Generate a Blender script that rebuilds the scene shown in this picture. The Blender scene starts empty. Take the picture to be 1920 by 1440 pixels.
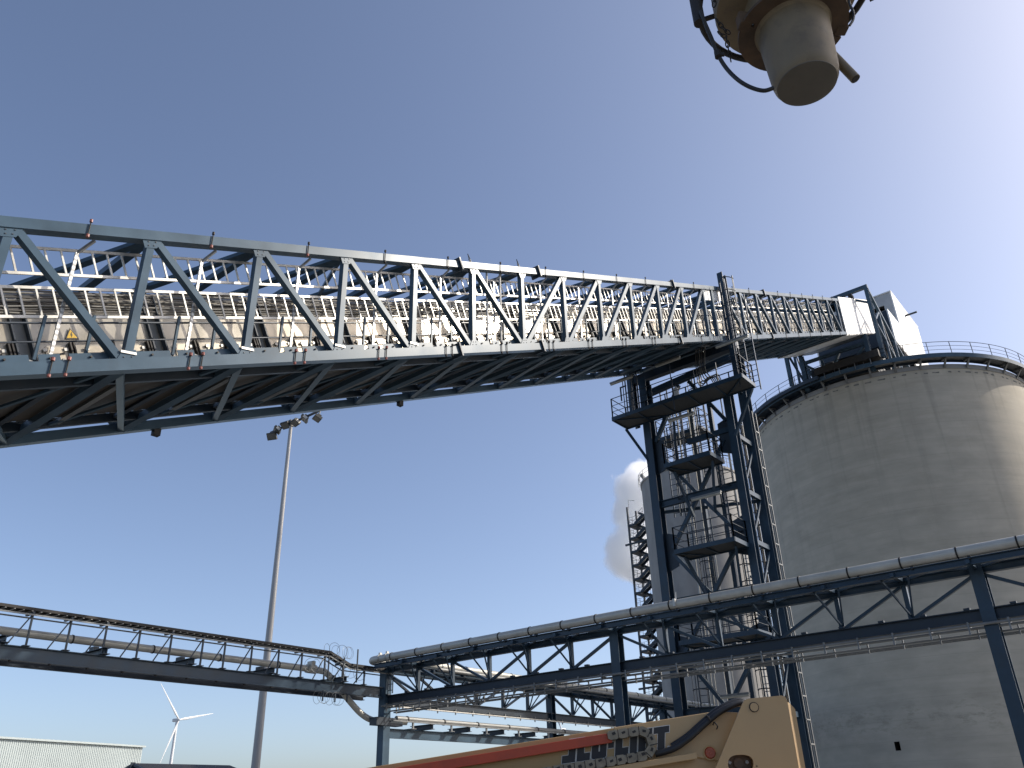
import bpy, bmesh, math, random
from mathutils import Vector, Matrix
random.seed(7)
sc = bpy.context.scene
R = math.radians
# ------------------------------------------------------------------ camera
PITCH, ROLL, YAW, SL = R(27.24), R(-1.76), R(38.54), R(24.53)
FPX = 1555.0
CAM = Vector((0, 0, 1.7))
_f = Vector((0, math.cos(PITCH), math.sin(PITCH)))
_u = Vector((0, -math.sin(PITCH), math.cos(PITCH)))
_r = Vector((1, 0, 0))
_rr = math.cos(ROLL) * _r + math.sin(ROLL) * _u
_uu = -math.sin(ROLL) * _r + math.cos(ROLL) * _u
Z = Matrix.Rotation(YAW, 3, 'Z')
RT, UP, FW = Z @ _rr, Z @ _uu, Z @ _f
cam_d = bpy.data.cameras.new("camera")
cam = bpy.data.objects.new("camera", cam_d)
sc.collection.objects.link(cam)
m = Matrix.Identity(4)
for i in range(3):
    m[i][0], m[i][1], m[i][2], m[i][3] = RT[i], UP[i], -FW[i], CAM[i]
cam.matrix_world = m
cam_d.sensor_width = 36
cam_d.lens = 36 * FPX / 1920
cam_d.clip_end = 6000
sc.camera = cam

def at(px, py, ax, val):
    """point seen at photo pixel (px,py) on the plane x/y/z = val"""
    r = RT * ((px - 960) / FPX) + UP * ((720 - py) / FPX) + FW
    i = 'xyz'.index(ax)
    return CAM + r * ((val - CAM[i]) / r[i])

# ------------------------------------------------------------------ sky + sun
SUN_AZ, SUN_EL = R(41.5), R(35.4)          # azimuth from +Y towards +X
w = bpy.data.worlds.new("World"); sc.world = w; w.use_nodes = True
nt = w.node_tree; nt.nodes.clear()
sky = nt.nodes.new("ShaderNodeTexSky"); sky.sky_type = 'NISHITA'; sky.sun_disc = False
sky.sun_elevation = SUN_EL; sky.sun_rotation = SUN_AZ
sky.air_density = 0.7; sky.dust_density = 2.0; sky.ozone_density = 1.3; sky.altitude = 0
bg = nt.nodes.new("ShaderNodeBackground"); bg.inputs[1].default_value = 0.15
out = nt.nodes.new("ShaderNodeOutputWorld")
hsv = nt.nodes.new("ShaderNodeHueSaturation"); hsv.inputs['Hue'].default_value = 0.502; hsv.inputs['Saturation'].default_value = 0.96
nt.links.new(sky.outputs[0], hsv.inputs['Color']); nt.links.new(hsv.outputs[0], bg.inputs[0]); nt.links.new(bg.outputs[0], out.inputs[0])
sd = bpy.data.lights.new("sun", 'SUN'); sd.energy = 3.4; sd.angle = R(0.53); sd.color = (1.0, 0.93, 0.82)
so = bpy.data.objects.new("sun", sd); sc.collection.objects.link(so)
sdir = Vector((math.sin(SUN_AZ) * math.cos(SUN_EL), math.cos(SUN_AZ) * math.cos(SUN_EL), math.sin(SUN_EL)))
so.rotation_euler = (-sdir).to_track_quat('-Z', 'Y').to_euler(); so.location = sdir * 200
sc.view_settings.view_transform = 'Standard'; sc.view_settings.look = 'None'
sc.view_settings.exposure = 0.45; sc.view_settings.gamma = 1
sc.cycles.max_bounces = 24; sc.cycles.diffuse_bounces = 4; sc.cycles.glossy_bounces = 4; sc.cycles.volume_bounces = 24

# ------------------------------------------------------------------ materials
def mat(name, col, rough=.5, metal=0., var=.15, scale=3., bump=0., dirt=None, dirt_amt=.0, dirt_scale=1.5,
        band=None, stretch=(1, 1, 1), spec=.5, rvar=.12):
    M = bpy.data.materials.new(name); M.use_nodes = True
    t = M.node_tree; b = t.nodes['Principled BSDF']
    tc = t.nodes.new('ShaderNodeTexCoord'); mp = t.nodes.new('ShaderNodeMapping')
    geo = t.nodes.new('ShaderNodeNewGeometry')
    t.links.new(geo.outputs['Position'], mp.inputs[0]); mp.inputs['Scale'].default_value = stretch
    n = t.nodes.new('ShaderNodeTexNoise'); n.inputs['Scale'].default_value = scale; n.inputs['Detail'].default_value = 8
    t.links.new(mp.outputs[0], n.inputs['Vector'])
    cr = t.nodes.new('ShaderNodeMix'); cr.data_type = 'RGBA'
    cr.inputs[6].default_value = tuple(c * (1 - var) for c in col) + (1,)
    cr.inputs[7].default_value = tuple(min(1, c * (1 + var)) for c in col) + (1,)
    mr = t.nodes.new('ShaderNodeMapRange'); mr.inputs[1].default_value = .3; mr.inputs[2].default_value = .7
    t.links.new(n.outputs[0], mr.inputs[0]); t.links.new(mr.outputs[0], cr.inputs[0])
    last = cr.outputs[2]
    if dirt:
        n2 = t.nodes.new('ShaderNodeTexNoise'); n2.inputs['Scale'].default_value = dirt_scale; n2.inputs['Detail'].default_value = 10
        n2.inputs['Roughness'].default_value = .7
        t.links.new(mp.outputs[0], n2.inputs['Vector'])
        m2 = t.nodes.new('ShaderNodeMapRange'); m2.inputs[1].default_value = .5; m2.inputs[2].default_value = .72
        m2.inputs[4].default_value = dirt_amt
        t.links.new(n2.outputs[0], m2.inputs[0])
        c2 = t.nodes.new('ShaderNodeMix'); c2.data_type = 'RGBA'; c2.inputs[7].default_value = tuple(dirt) + (1,)
        t.links.new(m2.outputs[0], c2.inputs[0]); t.links.new(last, c2.inputs[6]); last = c2.outputs[2]
    if band:
        last = band(t, mp, geo, last)
    t.links.new(last, b.inputs['Base Color'])
    b.inputs['Metallic'].default_value = metal
    b.inputs['Specular IOR Level'].default_value = spec
    rr = t.nodes.new('ShaderNodeMapRange'); rr.inputs[1].default_value = .25; rr.inputs[2].default_value = .75
    rr.inputs[3].default_value = max(.03, rough - rvar); rr.inputs[4].default_value = min(1, rough + rvar)
    t.links.new(n.outputs[0], rr.inputs[0]); t.links.new(rr.outputs[0], b.inputs['Roughness'])
    if bump:
        bp = t.nodes.new('ShaderNodeBump'); bp.inputs['Strength'].default_value = bump; bp.inputs['Distance'].default_value = .02
        t.links.new(n.outputs[0], bp.inputs['Height']); t.links.new(bp.outputs[0], b.inputs['Normal'])
    return M

def lift_bands(t, mp, geo, last):
    # slip-form lifts of the concrete: thin horizontal tone bands + darker worn belt near one level
    sep = t.nodes.new('ShaderNodeSeparateXYZ'); t.links.new(geo.outputs['Position'], sep.inputs[0])
    no = t.nodes.new('ShaderNodeTexNoise'); no.noise_dimensions = '1D'; no.inputs['Scale'].default_value = 1.1; no.inputs['Detail'].default_value = 4
    t.links.new(sep.outputs['Z'], no.inputs['W'])
    st = t.nodes.new('ShaderNodeTexNoise'); st.inputs['Scale'].default_value = 1.0; st.inputs['Detail'].default_value = 9
    m3 = t.nodes.new('ShaderNodeMapping'); m3.inputs['Scale'].default_value = (.35, .35, 2.6)
    t.links.new(geo.outputs['Position'], m3.inputs[0]); t.links.new(m3.outputs[0], st.inputs['Vector'])
    ad = t.nodes.new('ShaderNodeMath'); ad.operation = 'ADD'
    t.links.new(no.outputs[0], ad.inputs[0]); t.links.new(st.outputs[0], ad.inputs[1])
    mr = t.nodes.new('ShaderNodeMapRange'); mr.inputs[1].default_value = .7; mr.inputs[2].default_value = 1.3
    mr.inputs[3].default_value = .91; mr.inputs[4].default_value = 1.05
    t.links.new(ad.outputs[0], mr.inputs[0])
    mu = t.nodes.new('ShaderNodeMix'); mu.data_type = 'RGBA'; mu.blend_type = 'MULTIPLY'; mu.inputs[0].default_value = 1
    cb = t.nodes.new('ShaderNodeCombineColor')
    for i in range(3): t.links.new(mr.outputs[0], cb.inputs[i])
    t.links.new(last, mu.inputs[6]); t.links.new(cb.outputs[0], mu.inputs[7]); last = mu.outputs[2]
    # pour rings every 1.3 m
    pr0 = t.nodes.new('ShaderNodeMath'); pr0.operation = 'MULTIPLY'; pr0.inputs[1].default_value = 1 / 1.3; t.links.new(sep.outputs['Z'], pr0.inputs[0])
    pr1 = t.nodes.new('ShaderNodeMath'); pr1.operation = 'FRACT'; t.links.new(pr0.outputs[0], pr1.inputs[0])
    pr2 = t.nodes.new('ShaderNodeMath'); pr2.operation = 'LESS_THAN'; pr2.inputs[1].default_value = .035; t.links.new(pr1.outputs[0], pr2.inputs[0])
    pr3 = t.nodes.new('ShaderNodeMath'); pr3.operation = 'MULTIPLY'; t.links.new(pr2.outputs[0], pr3.inputs[0]); t.links.new(st.outputs[0], pr3.inputs[1])
    pr4 = t.nodes.new('ShaderNodeMath'); pr4.operation = 'MULTIPLY'; pr4.inputs[1].default_value = .30; t.links.new(pr3.outputs[0], pr4.inputs[0])
    pc_ = t.nodes.new('ShaderNodeMix'); pc_.data_type = 'RGBA'; pc_.inputs[7].default_value = (.22, .205, .18, 1); t.links.new(pr4.outputs[0], pc_.inputs[0]); t.links.new(last, pc_.inputs[6]); last = pc_.outputs[2]
    # rain streaks running down from the rim
    rs = t.nodes.new('ShaderNodeTexNoise'); rs.inputs['Scale'].default_value = 1.0; rs.inputs['Detail'].default_value = 5
    rm = t.nodes.new('ShaderNodeMapping'); rm.inputs['Scale'].default_value = (1.7, 1.7, .06); t.links.new(geo.outputs['Position'], rm.inputs[0]); t.links.new(rm.outputs[0], rs.inputs['Vector'])
    r1 = t.nodes.new('ShaderNodeMapRange'); r1.inputs[1].default_value = .54; r1.inputs[2].default_value = .72; t.links.new(rs.outputs[0], r1.inputs[0])
    r2 = t.nodes.new('ShaderNodeMapRange'); r2.inputs[1].default_value = 14; r2.inputs[2].default_value = 32; r2.inputs[4].default_value = .42; t.links.new(sep.outputs['Z'], r2.inputs[0])
    r3 = t.nodes.new('ShaderNodeMath'); r3.operation = 'MULTIPLY'; t.links.new(r1.outputs[0], r3.inputs[0]); t.links.new(r2.outputs[0], r3.inputs[1])
    rc_ = t.nodes.new('ShaderNodeMix'); rc_.data_type = 'RGBA'; rc_.inputs[7].default_value = (.20, .185, .155, 1); t.links.new(r3.outputs[0], rc_.inputs[0]); t.links.new(last, rc_.inputs[6]); last = rc_.outputs[2]
    # patchy worn belt
    z1 = t.nodes.new('ShaderNodeMapRange'); z1.inputs[1].default_value = 5.0; z1.inputs[2].default_value = 6.4
    z2 = t.nodes.new('ShaderNodeMapRange'); z2.inputs[1].default_value = 8.2; z2.inputs[2].default_value = 7.0
    t.links.new(sep.outputs['Z'], z1.inputs[0]); t.links.new(sep.outputs['Z'], z2.inputs[0])
    pm = t.nodes.new('ShaderNodeMath'); pm.operation = 'MULTIPLY'; t.links.new(z1.outputs[0], pm.inputs[0]); t.links.new(z2.outputs[0], pm.inputs[1])
    pn = t.nodes.new('ShaderNodeTexNoise'); pn.inputs['Scale'].default_value = 1.6; pn.inputs['Detail'].default_value = 10; pn.inputs['Roughness'].default_value = .75
    m4 = t.nodes.new('ShaderNodeMapping'); m4.inputs['Scale'].default_value = (.6, .6, 1.6); t.links.new(geo.outputs['Position'], m4.inputs[0]); t.links.new(m4.outputs[0], pn.inputs['Vector'])
    pr = t.nodes.new('ShaderNodeMapRange'); pr.inputs[1].default_value = .5; pr.inputs[2].default_value = .62; pr.inputs[4].default_value = .75; t.links.new(pn.outputs[0], pr.inputs[0])
    p2 = t.nodes.new('ShaderNodeMath'); p2.operation = 'MULTIPLY'; t.links.new(pm.outputs[0], p2.inputs[0]); t.links.new(pr.outputs[0], p2.inputs[1])
    c2 = t.nodes.new('ShaderNodeMix'); c2.data_type = 'RGBA'; c2.inputs[7].default_value = (.32, .285, .22, 1)
    t.links.new(p2.outputs[0], c2.inputs[0]); t.links.new(last, c2.inputs[6])
    return c2.outputs[2]

def slots(t, mp, geo, last):
    sep = t.nodes.new('ShaderNodeSeparateXYZ'); t.links.new(geo.outputs['Position'], sep.inputs[0])
    fr = t.nodes.new('ShaderNodeMath'); fr.operation = 'MULTIPLY'; fr.inputs[1].default_value = 8.5; t.links.new(sep.outputs['Z'], fr.inputs[0])
    f2 = t.nodes.new('ShaderNodeMath'); f2.operation = 'FRACT'; t.links.new(fr.outputs[0], f2.inputs[0])
    lt = t.nodes.new('ShaderNodeMath'); lt.operation = 'LESS_THAN'; lt.inputs[1].default_value = .45; t.links.new(f2.outputs[0], lt.inputs[0])
    ml = t.nodes.new('ShaderNodeMath'); ml.operation = 'MULTIPLY'; ml.inputs[1].default_value = .6; t.links.new(lt.outputs[0], ml.inputs[0])
    c2 = t.nodes.new('ShaderNodeMix'); c2.data_type = 'RGBA'; c2.inputs[7].default_value = (.09, .09, .09, 1)
    t.links.new(ml.outputs[0], c2.inputs[0]); t.links.new(last, c2.inputs[6]); return c2.outputs[2]

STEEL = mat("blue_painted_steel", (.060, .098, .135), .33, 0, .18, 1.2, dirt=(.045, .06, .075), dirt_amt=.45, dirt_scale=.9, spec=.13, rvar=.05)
STEEL_SHADE = mat("shaded_blue_steel", (.022, .046, .074), .36, 0, .22, 1.3, dirt=(.03, .035, .04), dirt_amt=.5, dirt_scale=1.1, spec=.35, rvar=.08)  # STEEL's blue paint darkened; tower and rack shade put into the colour
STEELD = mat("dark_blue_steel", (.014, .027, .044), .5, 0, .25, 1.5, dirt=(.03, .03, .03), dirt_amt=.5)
GALV = mat("galvanised_steel", (.50, .485, .45), .48, .6, .15, 6, dirt=(.35, .32, .27), dirt_amt=.4, dirt_scale=4)
GALVD = mat("dull_galvanised", (.20, .205, .205), .5, .5, .2, 5)
STRUT = mat("slotted_channel", (.66, .64, .60), .45, .6, .1, 6, band=slots)
CASES = [mat("casing_sheet_%d" % k_, c_, r_, .32, .10, 1.1, dirt=(.33, .30, .25), dirt_amt=.5, dirt_scale=1.3, rvar=.04) for k_, (c_, r_) in enumerate((((.45, .41, .34), .24), ((.39, .36, .31), .30), ((.48, .425, .335), .21), ((.42, .40, .36), .27)))]
HATCH = mat("hatch_sheet", (.42, .37, .29), .38, .45, .12, 3, dirt=(.33, .28, .22), dirt_amt=.5, dirt_scale=3)
DARK = mat("dark_iron", (.025, .022, .02), .6, .2, .3, 4)
BROWN = mat("pan_brown", (.045, .036, .027), .6, 0, .5, 1.2, dirt=(.02, .02, .02), dirt_amt=.8, dirt_scale=1.1)
CABLES = [mat("cable_sheath_%s" % n, c, .5, 0, .2, 3) for n, c in (("grey", (.20, .19, .17)), ("dark", (.06, .058, .055)), ("mid", (.13, .12, .11)))]
RUBBER = mat("black_rubber", (.012, .013, .016), .45, 0, .3, 8)
CONC = mat("concrete", (.47, .42, .335), .85, 0, .10, .8, bump=.15, dirt=(.39, .34, .26), dirt_amt=.5, dirt_scale=.5, band=lift_bands, stretch=(.7, .7, 1.4), spec=.3)
DARKC = mat("stained_mortar", (.17, .165, .15), .9, 0, .35, 6, dirt=(.34, .32, .29), dirt_amt=.8, dirt_scale=7)
TREAD = mat("stair_tread", (.34, .34, .33), .6, .2, .2, 6)
GRATE = mat("walkway_grating", (.075, .078, .078), .6, .2, .3, 9)
CONC2 = mat("old_concrete", (.30, .29, .275), .85, 0, .12, .8, bump=.1, dirt=(.22, .21, .2), dirt_amt=.5, dirt_scale=.6, stretch=(1, 1, .5), spec=.3)
WHITE = mat("white_cladding", (.78, .77, .74), .5, 0, .05, 1.0, dirt=(.6, .58, .53), dirt_amt=.3, dirt_scale=.7)
GREYCLAD = mat("grey_cladding", (.45, .45, .44), .55, 0, .08, 1.5)
PIPE = mat("cream_pipe", (.50, .48, .42), .42, .15, .12, 1.5, dirt=(.34, .32, .28), dirt_amt=.45, dirt_scale=1.2)
PIPEG = mat("grey_pipe", (.22, .22, .21), .5, .2, .15, 2)
MASTM = mat("mast_galvanised", (.36, .35, .34), .5, .45, .15, 1.5, stretch=(1, 1, .2))
GLASS = mat("lamp_glass", (.10, .10, .09), .12, 0, .2, 3, spec=.8)
LAMPB = mat("lamp_body", (.05, .05, .045), .5, .2, .3, 4)
TURB = mat("turbine_white", (.62, .63, .64), .4, 0, .04, .05)
RED = mat("red_plastic", (.26, .085, .065), .4, 0, .2, 8)
TUBE = mat("lamp_diffuser", (.42, .41, .36), .35, 0, .1, 3)
YELLOW = mat("warning_yellow", (.65, .40, .02), .45, 0, .05, 5)
CREAM = mat("cream_paint", (.47, .315, .155), .42, 0, .06, 1.6, dirt=(.33, .21, .095), dirt_amt=.35, dirt_scale=1.6, rvar=.08)
TAN = mat("tan_paint", (.42, .27, .11), .45, 0, .08, 2, dirt=(.26, .17, .08), dirt_amt=.4, dirt_scale=2)
ORANGE = mat("red_orange_paint", (.42, .055, .018), .4, 0, .1, 2, dirt=(.2, .04, .02), dirt_amt=.5, dirt_scale=2.5)
BLACKP = mat("decal_black", (.018, .018, .022), .5, 0, .3, 6, dirt=(.06, .05, .04), dirt_amt=.4, dirt_scale=4)
WHITEP = mat("decal_white", (.62, .60, .55), .5, 0, .1, 6)
CHAINM = mat("track_grey", (.25, .22, .165), .55, .3, .3, 5, dirt=(.09, .075, .06), dirt_amt=.8, dirt_scale=6)
RUST = mat("rusty_flange", (.10, .065, .040), .75, .1, .45, 5, bump=.3, dirt=(.06, .045, .035), dirt_amt=.8, dirt_scale=4)
SPOUT = mat("spout_grey", (.19, .148, .09), .55, .1, .12, 4, dirt=(.08, .065, .05), dirt_amt=.7, dirt_scale=3.5)
SPOUTB = mat("spout_end_rubber", (.12, .11, .09), .7, 0, .2, 4, dirt=(.07, .055, .04), dirt_amt=.6, dirt_scale=4)
REDLENS = mat("red_lens", (.32, .05, .015), .25, 0, .3, 12)
RUSTHUB = mat("rusty_hub", (.13, .08, .05), .6, .3, .4, 9)
GROUND = mat("concrete_yard", (.15, .148, .14), .9, 0, .2, .15, dirt=(.10, .10, .095), dirt_amt=.6, dirt_scale=.25)
HALLM = mat("pale_green_sheet", (.41, .46, .455), .5, .1, .05, .3)
TYRE = mat("tyre_rubber", (.02, .02, .02), .8, 0, .2, 6)

# ------------------------------------------------------------------ mesh builder
class MB:
    def __init__(s): s.v = []; s.f = []
    def quadbox(s, P):
        b = len(s.v); s.v += [Vector(p) for p in P]
        s.f += [tuple(b + i for i in q) for q in ((0, 3, 2, 1), (4, 5, 6, 7), (0, 1, 5, 4), (1, 2, 6, 5), (2, 3, 7, 6), (3, 0, 4, 7))]
        return s
    def box(s, x0, x1, y0, y1, z0, z1):
        x0, x1 = min(x0, x1), max(x0, x1); y0, y1 = min(y0, y1), max(y0, y1); z0, z1 = min(z0, z1), max(z0, z1)
        return s.quadbox([(x0, y0, z0), (x1, y0, z0), (x1, y1, z0), (x0, y1, z0), (x0, y0, z1), (x1, y0, z1), (x1, y1, z1), (x0, y1, z1)])
    def bar(s, a, b, w, h=None, up=(0, 0, 1), off=(0, 0)):
        h = h or w; a, b = Vector(a), Vector(b); d = (b - a).normalized(); u = Vector(up)
        if abs(d.dot(u)) > .97: u = Vector((1, 0, 0)) if abs(d.x) < .9 else Vector((0, 1, 0))
        sx = d.cross(u).normalized(); u = sx.cross(d)
        o = sx * off[0] + u * off[1]
        c = [(-1, -1), (1, -1), (1, 1), (-1, 1)]
        return s.quadbox([a + o + sx * (i * w / 2) + u * (j * h / 2) for i, j in c] + [b + o + sx * (i * w / 2) + u * (j * h / 2) for i, j in c])
    def ibeam(s, a, b, w, h, tf=.02, tw=.014, up=(0, 0, 1)):
        s.bar(a, b, w, tf, up, (0, h / 2 - tf / 2)); s.bar(a, b, w, tf, up, (0, -h / 2 + tf / 2)); s.bar(a, b, tw, h - 2 * tf, up)
        return s
    def tube(s, pts, r, n=8, cap=True, r2=None, ref=None):
        pts = [Vector(p) for p in pts]; rings = []; u = None
        for i, p in enumerate(pts):
            d = (pts[min(i + 1, len(pts) - 1)] - pts[max(i - 1, 0)]).normalized()
            if u is None:
                u = Vector(ref) if ref else (Vector((0, 0, 1)) if abs(d.z) < .9 else Vector((1, 0, 0)))
            u = (u - d * u.dot(d)).normalized(); v = d.cross(u)
            rad = r if r2 is None else r + (r2 - r) * i / (len(pts) - 1)
            b = len(s.v); rings.append(b)
            for k in range(n):
                a = 2 * math.pi * k / n; s.v.append(p + u * (math.cos(a) * rad) + v * (math.sin(a) * rad))
        for b0, b1 in zip(rings, rings[1:]):
            for k in range(n): s.f.append((b0 + k, b0 + (k + 1) % n, b1 + (k + 1) % n, b1 + k))
        if cap:
            s.f.append(tuple(rings[0] + k for k in reversed(range(n)))); s.f.append(tuple(rings[-1] + k for k in range(n)))
        return s
    def lathe(s, prof, c=(0, 0, 0), n=48, a0=0, a1=2 * math.pi, closed=True, axis='z'):
        c = Vector(c); k = n if closed else n + 1; base = len(s.v)
        for r, z in prof:
            for i in range(k):
                a = a0 + (a1 - a0) * i / n
                s.v.append(c + (Vector((r * math.cos(a), r * math.sin(a), z)) if axis == 'z' else
                                Vector((z, r * math.cos(a), r * math.sin(a))) if axis == 'x' else Vector((r * math.sin(a), z, r * math.cos(a)))))
        for j in range(len(prof) - 1):
            for i in range(n):
                i2 = (i + 1) % k
                s.f.append((base + j * k + i, base + j * k + i2, base + (j + 1) * k + i2, base + (j + 1) * k + i))
        return s
    def plate(s, poly, t):
        """polygon (list of points) extruded by vector t"""
        poly = [Vector(p) for p in poly]; t = Vector(t); n = len(poly); b = len(s.v)
        s.v += poly + [p + t for p in poly]
        s.f.append(tuple(b + i for i in range(n))); s.f.append(tuple(b + n + i for i in reversed(range(n))))
        for i in range(n): s.f.append((b + i, b + n + i, b + n + (i + 1) % n, b + (i + 1) % n))
        return s
    def build(s, name, material, parent=None, smooth=None, bevel=0):
        me = bpy.data.meshes.new(name)
        o0 = parent_origin(parent)
        me.from_pydata([tuple(v - o0) for v in s.v], [], s.f)
        bm = bmesh.new(); bm.from_mesh(me); bmesh.ops.recalc_face_normals(bm, faces=bm.faces[:]); bm.to_mesh(me); bm.free()
        me.materials.append(material)
        if smooth:
            me.polygons.foreach_set('use_smooth', [True] * len(me.polygons))
            try: me.set_sharp_from_angle(angle=R(smooth))
            except Exception: pass
        o = bpy.data.objects.new(name, me); sc.collection.objects.link(o)
        if parent is not None: o.parent = parent
        if bevel:
            b = o.modifiers.new('bevel', 'BEVEL'); b.width = bevel; b.segments = 2; b.limit_method = 'ANGLE'
        return o

ORIG = {}
def parent_origin(p):
    o = Vector((0, 0, 0))
    while p is not None:
        o = o + p.location; p = p.parent
    return o
def tag(o, label, cat, group=None, kind=None):
    if label: o['label'] = label
    if cat: o['category'] = cat
    if group: o['group'] = group
    if kind: o['kind'] = kind
    return o
def thing(name, loc, label, cat, group=None):
    o = bpy.data.objects.new(name, None); sc.collection.objects.link(o); o.location = loc; o.empty_display_size = .5
    return tag(o, label, cat, group)
def structure(o): o['kind'] = 'structure'; return o

# ------------------------------------------------------------------ ground
g = MB(); S = 3000
N = 12
for i in range(N):
    for j in range(N):
        x0, x1 = -S + 2 * S * i / N, -S + 2 * S * (i + 1) / N; y0, y1 = -S + 2 * S * j / N, -S + 2 * S * (j + 1) / N
        b = len(g.v); g.v += [Vector(p) for p in ((x0, y0, 0), (x1, y0, 0), (x1, y1, 0), (x0, y1, 0))]; g.f.append((b, b + 1, b + 2, b + 3))
structure(g.build("ground", GROUND))

# ------------------------------------------------------------------ conveyor bridge
casing_parent = thing("conveyor_casing", (-16.9, 3.65, 0), "weathered cream sheet metal conveyor casing with small access hatches inside the blue lattice bridge", "conveyor casing")
XN, XF = -14.22, -19.50
Y0, Z0 = 3.65, 8.23
BAY = 2.7192; BY, BZ = BAY * math.cos(SL), BAY * math.sin(SL); H = 3.0
I0, I1, IW = -5, 25, 22.3
def node(i, x, top=False, dz=0.): return Vector((x, Y0 + BY * i, Z0 + BZ * i + (H if top else 0) + dz))
def sl(s, n, x): return Vector((x, Y0 + s * math.cos(SL) - n * math.sin(SL), Z0 + s * math.sin(SL) + n * math.cos(SL)))
bridge = thing("conveyor_bridge", (XN, Y0, 0), "long blue steel lattice truss bridge sloping up across the sky to the silo top", "conveyor bridge")
for x in (XN, XF):
    for top in (0, 1):
        w_, h_ = (.24, .21) if top else (.26, .23)
        o = MB().bar(node(I0, x, top), node(I1, x, top), w_, h_).build("top_chord" if top else "bottom_chord", STEEL, bridge)
for i in range(I0, 23):
    for top in (0, 1):
        c = node(i, XN + (.124 if top else .134), top); zz0 = -.105 if top else .115
        sgn = -1 if top else 1; dv_ = (node(1, 0) - node(0, 0)).normalized()
        c2_ = Vector((XN + .078, c.y, c.z)) + Vector((0, 0, zz0))
        gsp = MB().plate([c2_ - dv_ * .22, c2_ + dv_ * .22, c2_ + dv_ * .13 + Vector((0, 0, sgn * .20)), c2_ - dv_ * .13 + Vector((0, 0, sgn * .20))], (.012, 0, 0)).build("gusset_plate", STEEL, bridge)
        bm_ = MB()
        for a_, b_ in ((-.08, .05), (.08, .05), (-.06, .14), (.06, .14)):
            q = c2_ + dv_ * a_ + Vector((.012, 0, sgn * b_)); bm_.tube([q, q + Vector((.014, 0, 0))], .014, 6)
        if i < 8: bm_.build("gusset_bolts", STEELD, gsp)
# site splices on the chords
for i in (-1.4, 4.72, 6.35, 10.6, 15.5):
    for top in (0, 1):
        a = node(i, XN, top); dvec = (node(1, 0) - node(0, 0)).normalized()
        MB().bar(a - dvec * .03, a + dvec * .03, .40, .40).build("splice_flange", STEELD, bridge)
def has(i): return i <= 12 or i >= 13
for i in range(I0, I1 + 1):
    for x in (XN, XF):
        a, b = node(i, x), node(i, x, True)
        MB().bar(a + Vector((0, 0, .115)), b - Vector((0, 0, .105)), .15, .16, up=(1, 0, 0)).build("upright", STEEL, bridge)
    # bay diagonal
    if i < I1:
        if i < 6: ta, tb = node(i, XN, True), node(i + 1, XN)
        elif i < 12: ta, tb = node(i, XN), node(i + 1, XN, True)
        elif i == 12: ta = None
        elif i < 19: ta, tb = node(i, XN, True), node(i + 1, XN)
        else: ta, tb = node(i, XN, True), node(i + 1, XN)
        if ta is not None:
            d = (tb - ta).normalized(); up_ = Vector((0, 0, 1))
            off = Vector((0, d.y, 0)) * .12
            MB().bar(ta + d * .16 + Vector((0, .02, 0)), tb - d * .16, .15, .15, up=(1, 0, 0)).build("diagonal", STEEL, bridge)
            for x in (XF,):
                q = Vector((XF - XN, 0, 0))
                MB().bar(ta + q + d * .16, tb + q - d * .16, .15, .15, up=(1, 0, 0)).build("diagonal", STEEL, bridge)
    # cross beams top and bottom
    MB().bar(node(i, XN - .12, True), node(i, XF + .12, True), .16, .16).build("top_cross_beam", STEEL, bridge)
    MB().bar(node(i, XN - .13, False, -.02), node(i, XF + .13, False, -.02), .17, .17).build("floor_beam", STEEL, bridge)
    if i > I0:
        MB().bar(node(i, XN - .12, True, -.01), node(i - 1, XF + .12, True, -.01), .15, .10).build("top_brace", STEEL, bridge)
    if i < I1:
        MB().bar(node(i, XN - .13, False, -.03), node(i + 1, XF + .13, False, -.03), .14, .12).build("floor_brace", STEEL, bridge)
        if i % 2:
            MB().bar(node(i, XN - .12, True, .0), node(i + 1, XF + .12, True, .0), .09, .09).build("top_brace", STEEL, bridge)
    if i > I0:
        MB().bar(node(i, XN - .13, False, .03), node(i - 1, XF + .13, False, .03), .06, .06).build("floor_tie", STEEL, bridge)
# stepped walkways each side: sawtooth treads on a stringer
def stair(x0, x1, s0, s1, name):
    mb = MB(); n = int((s1 - s0) / .30)
    prev = None
    for k in range(n + 1):
        p = sl(s0 + .30 * k, .16, x0); rise = .30 * math.sin(SL); run = .30 * math.cos(SL)
        b = len(mb.v)
        for xx in (x0, x1):
            mb.v += [Vector((xx, p.y, p.z)), Vector((xx, p.y, p.z + rise)), Vector((xx, p.y + run, p.z + rise)), Vector((xx, p.y + run, p.z + rise - .028)), Vector((xx, p.y + .028, p.z + rise - .028)), Vector((xx, p.y + .028, p.z))]
        for q in range(6): mb.f.append((b + q, b + (q + 1) % 6, b + 6 + (q + 1) % 6, b + 6 + q))
        mb.f.append((b, b + 1, b + 4, b + 5)); mb.f.append((b + 1, b + 2, b + 3, b + 4)); mb.f.append((b + 6, b + 11, b + 10, b + 7)); mb.f.append((b + 7, b + 10, b + 9, b + 8))
    return mb.build(name, TREAD, bridge)
S0, S1 = I0 * BAY, I1 * BAY
stair(-14.45, -15.2, S0, S1, "walkway_steps"); stair(-18.5, -19.25, S0, S1, "walkway_steps")
for x in (-15.24, -18.46): MB().bar(sl(S0, .06, x), sl(S1, .06, x), .10, .20).build("stringer", STEELD, bridge)
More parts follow.
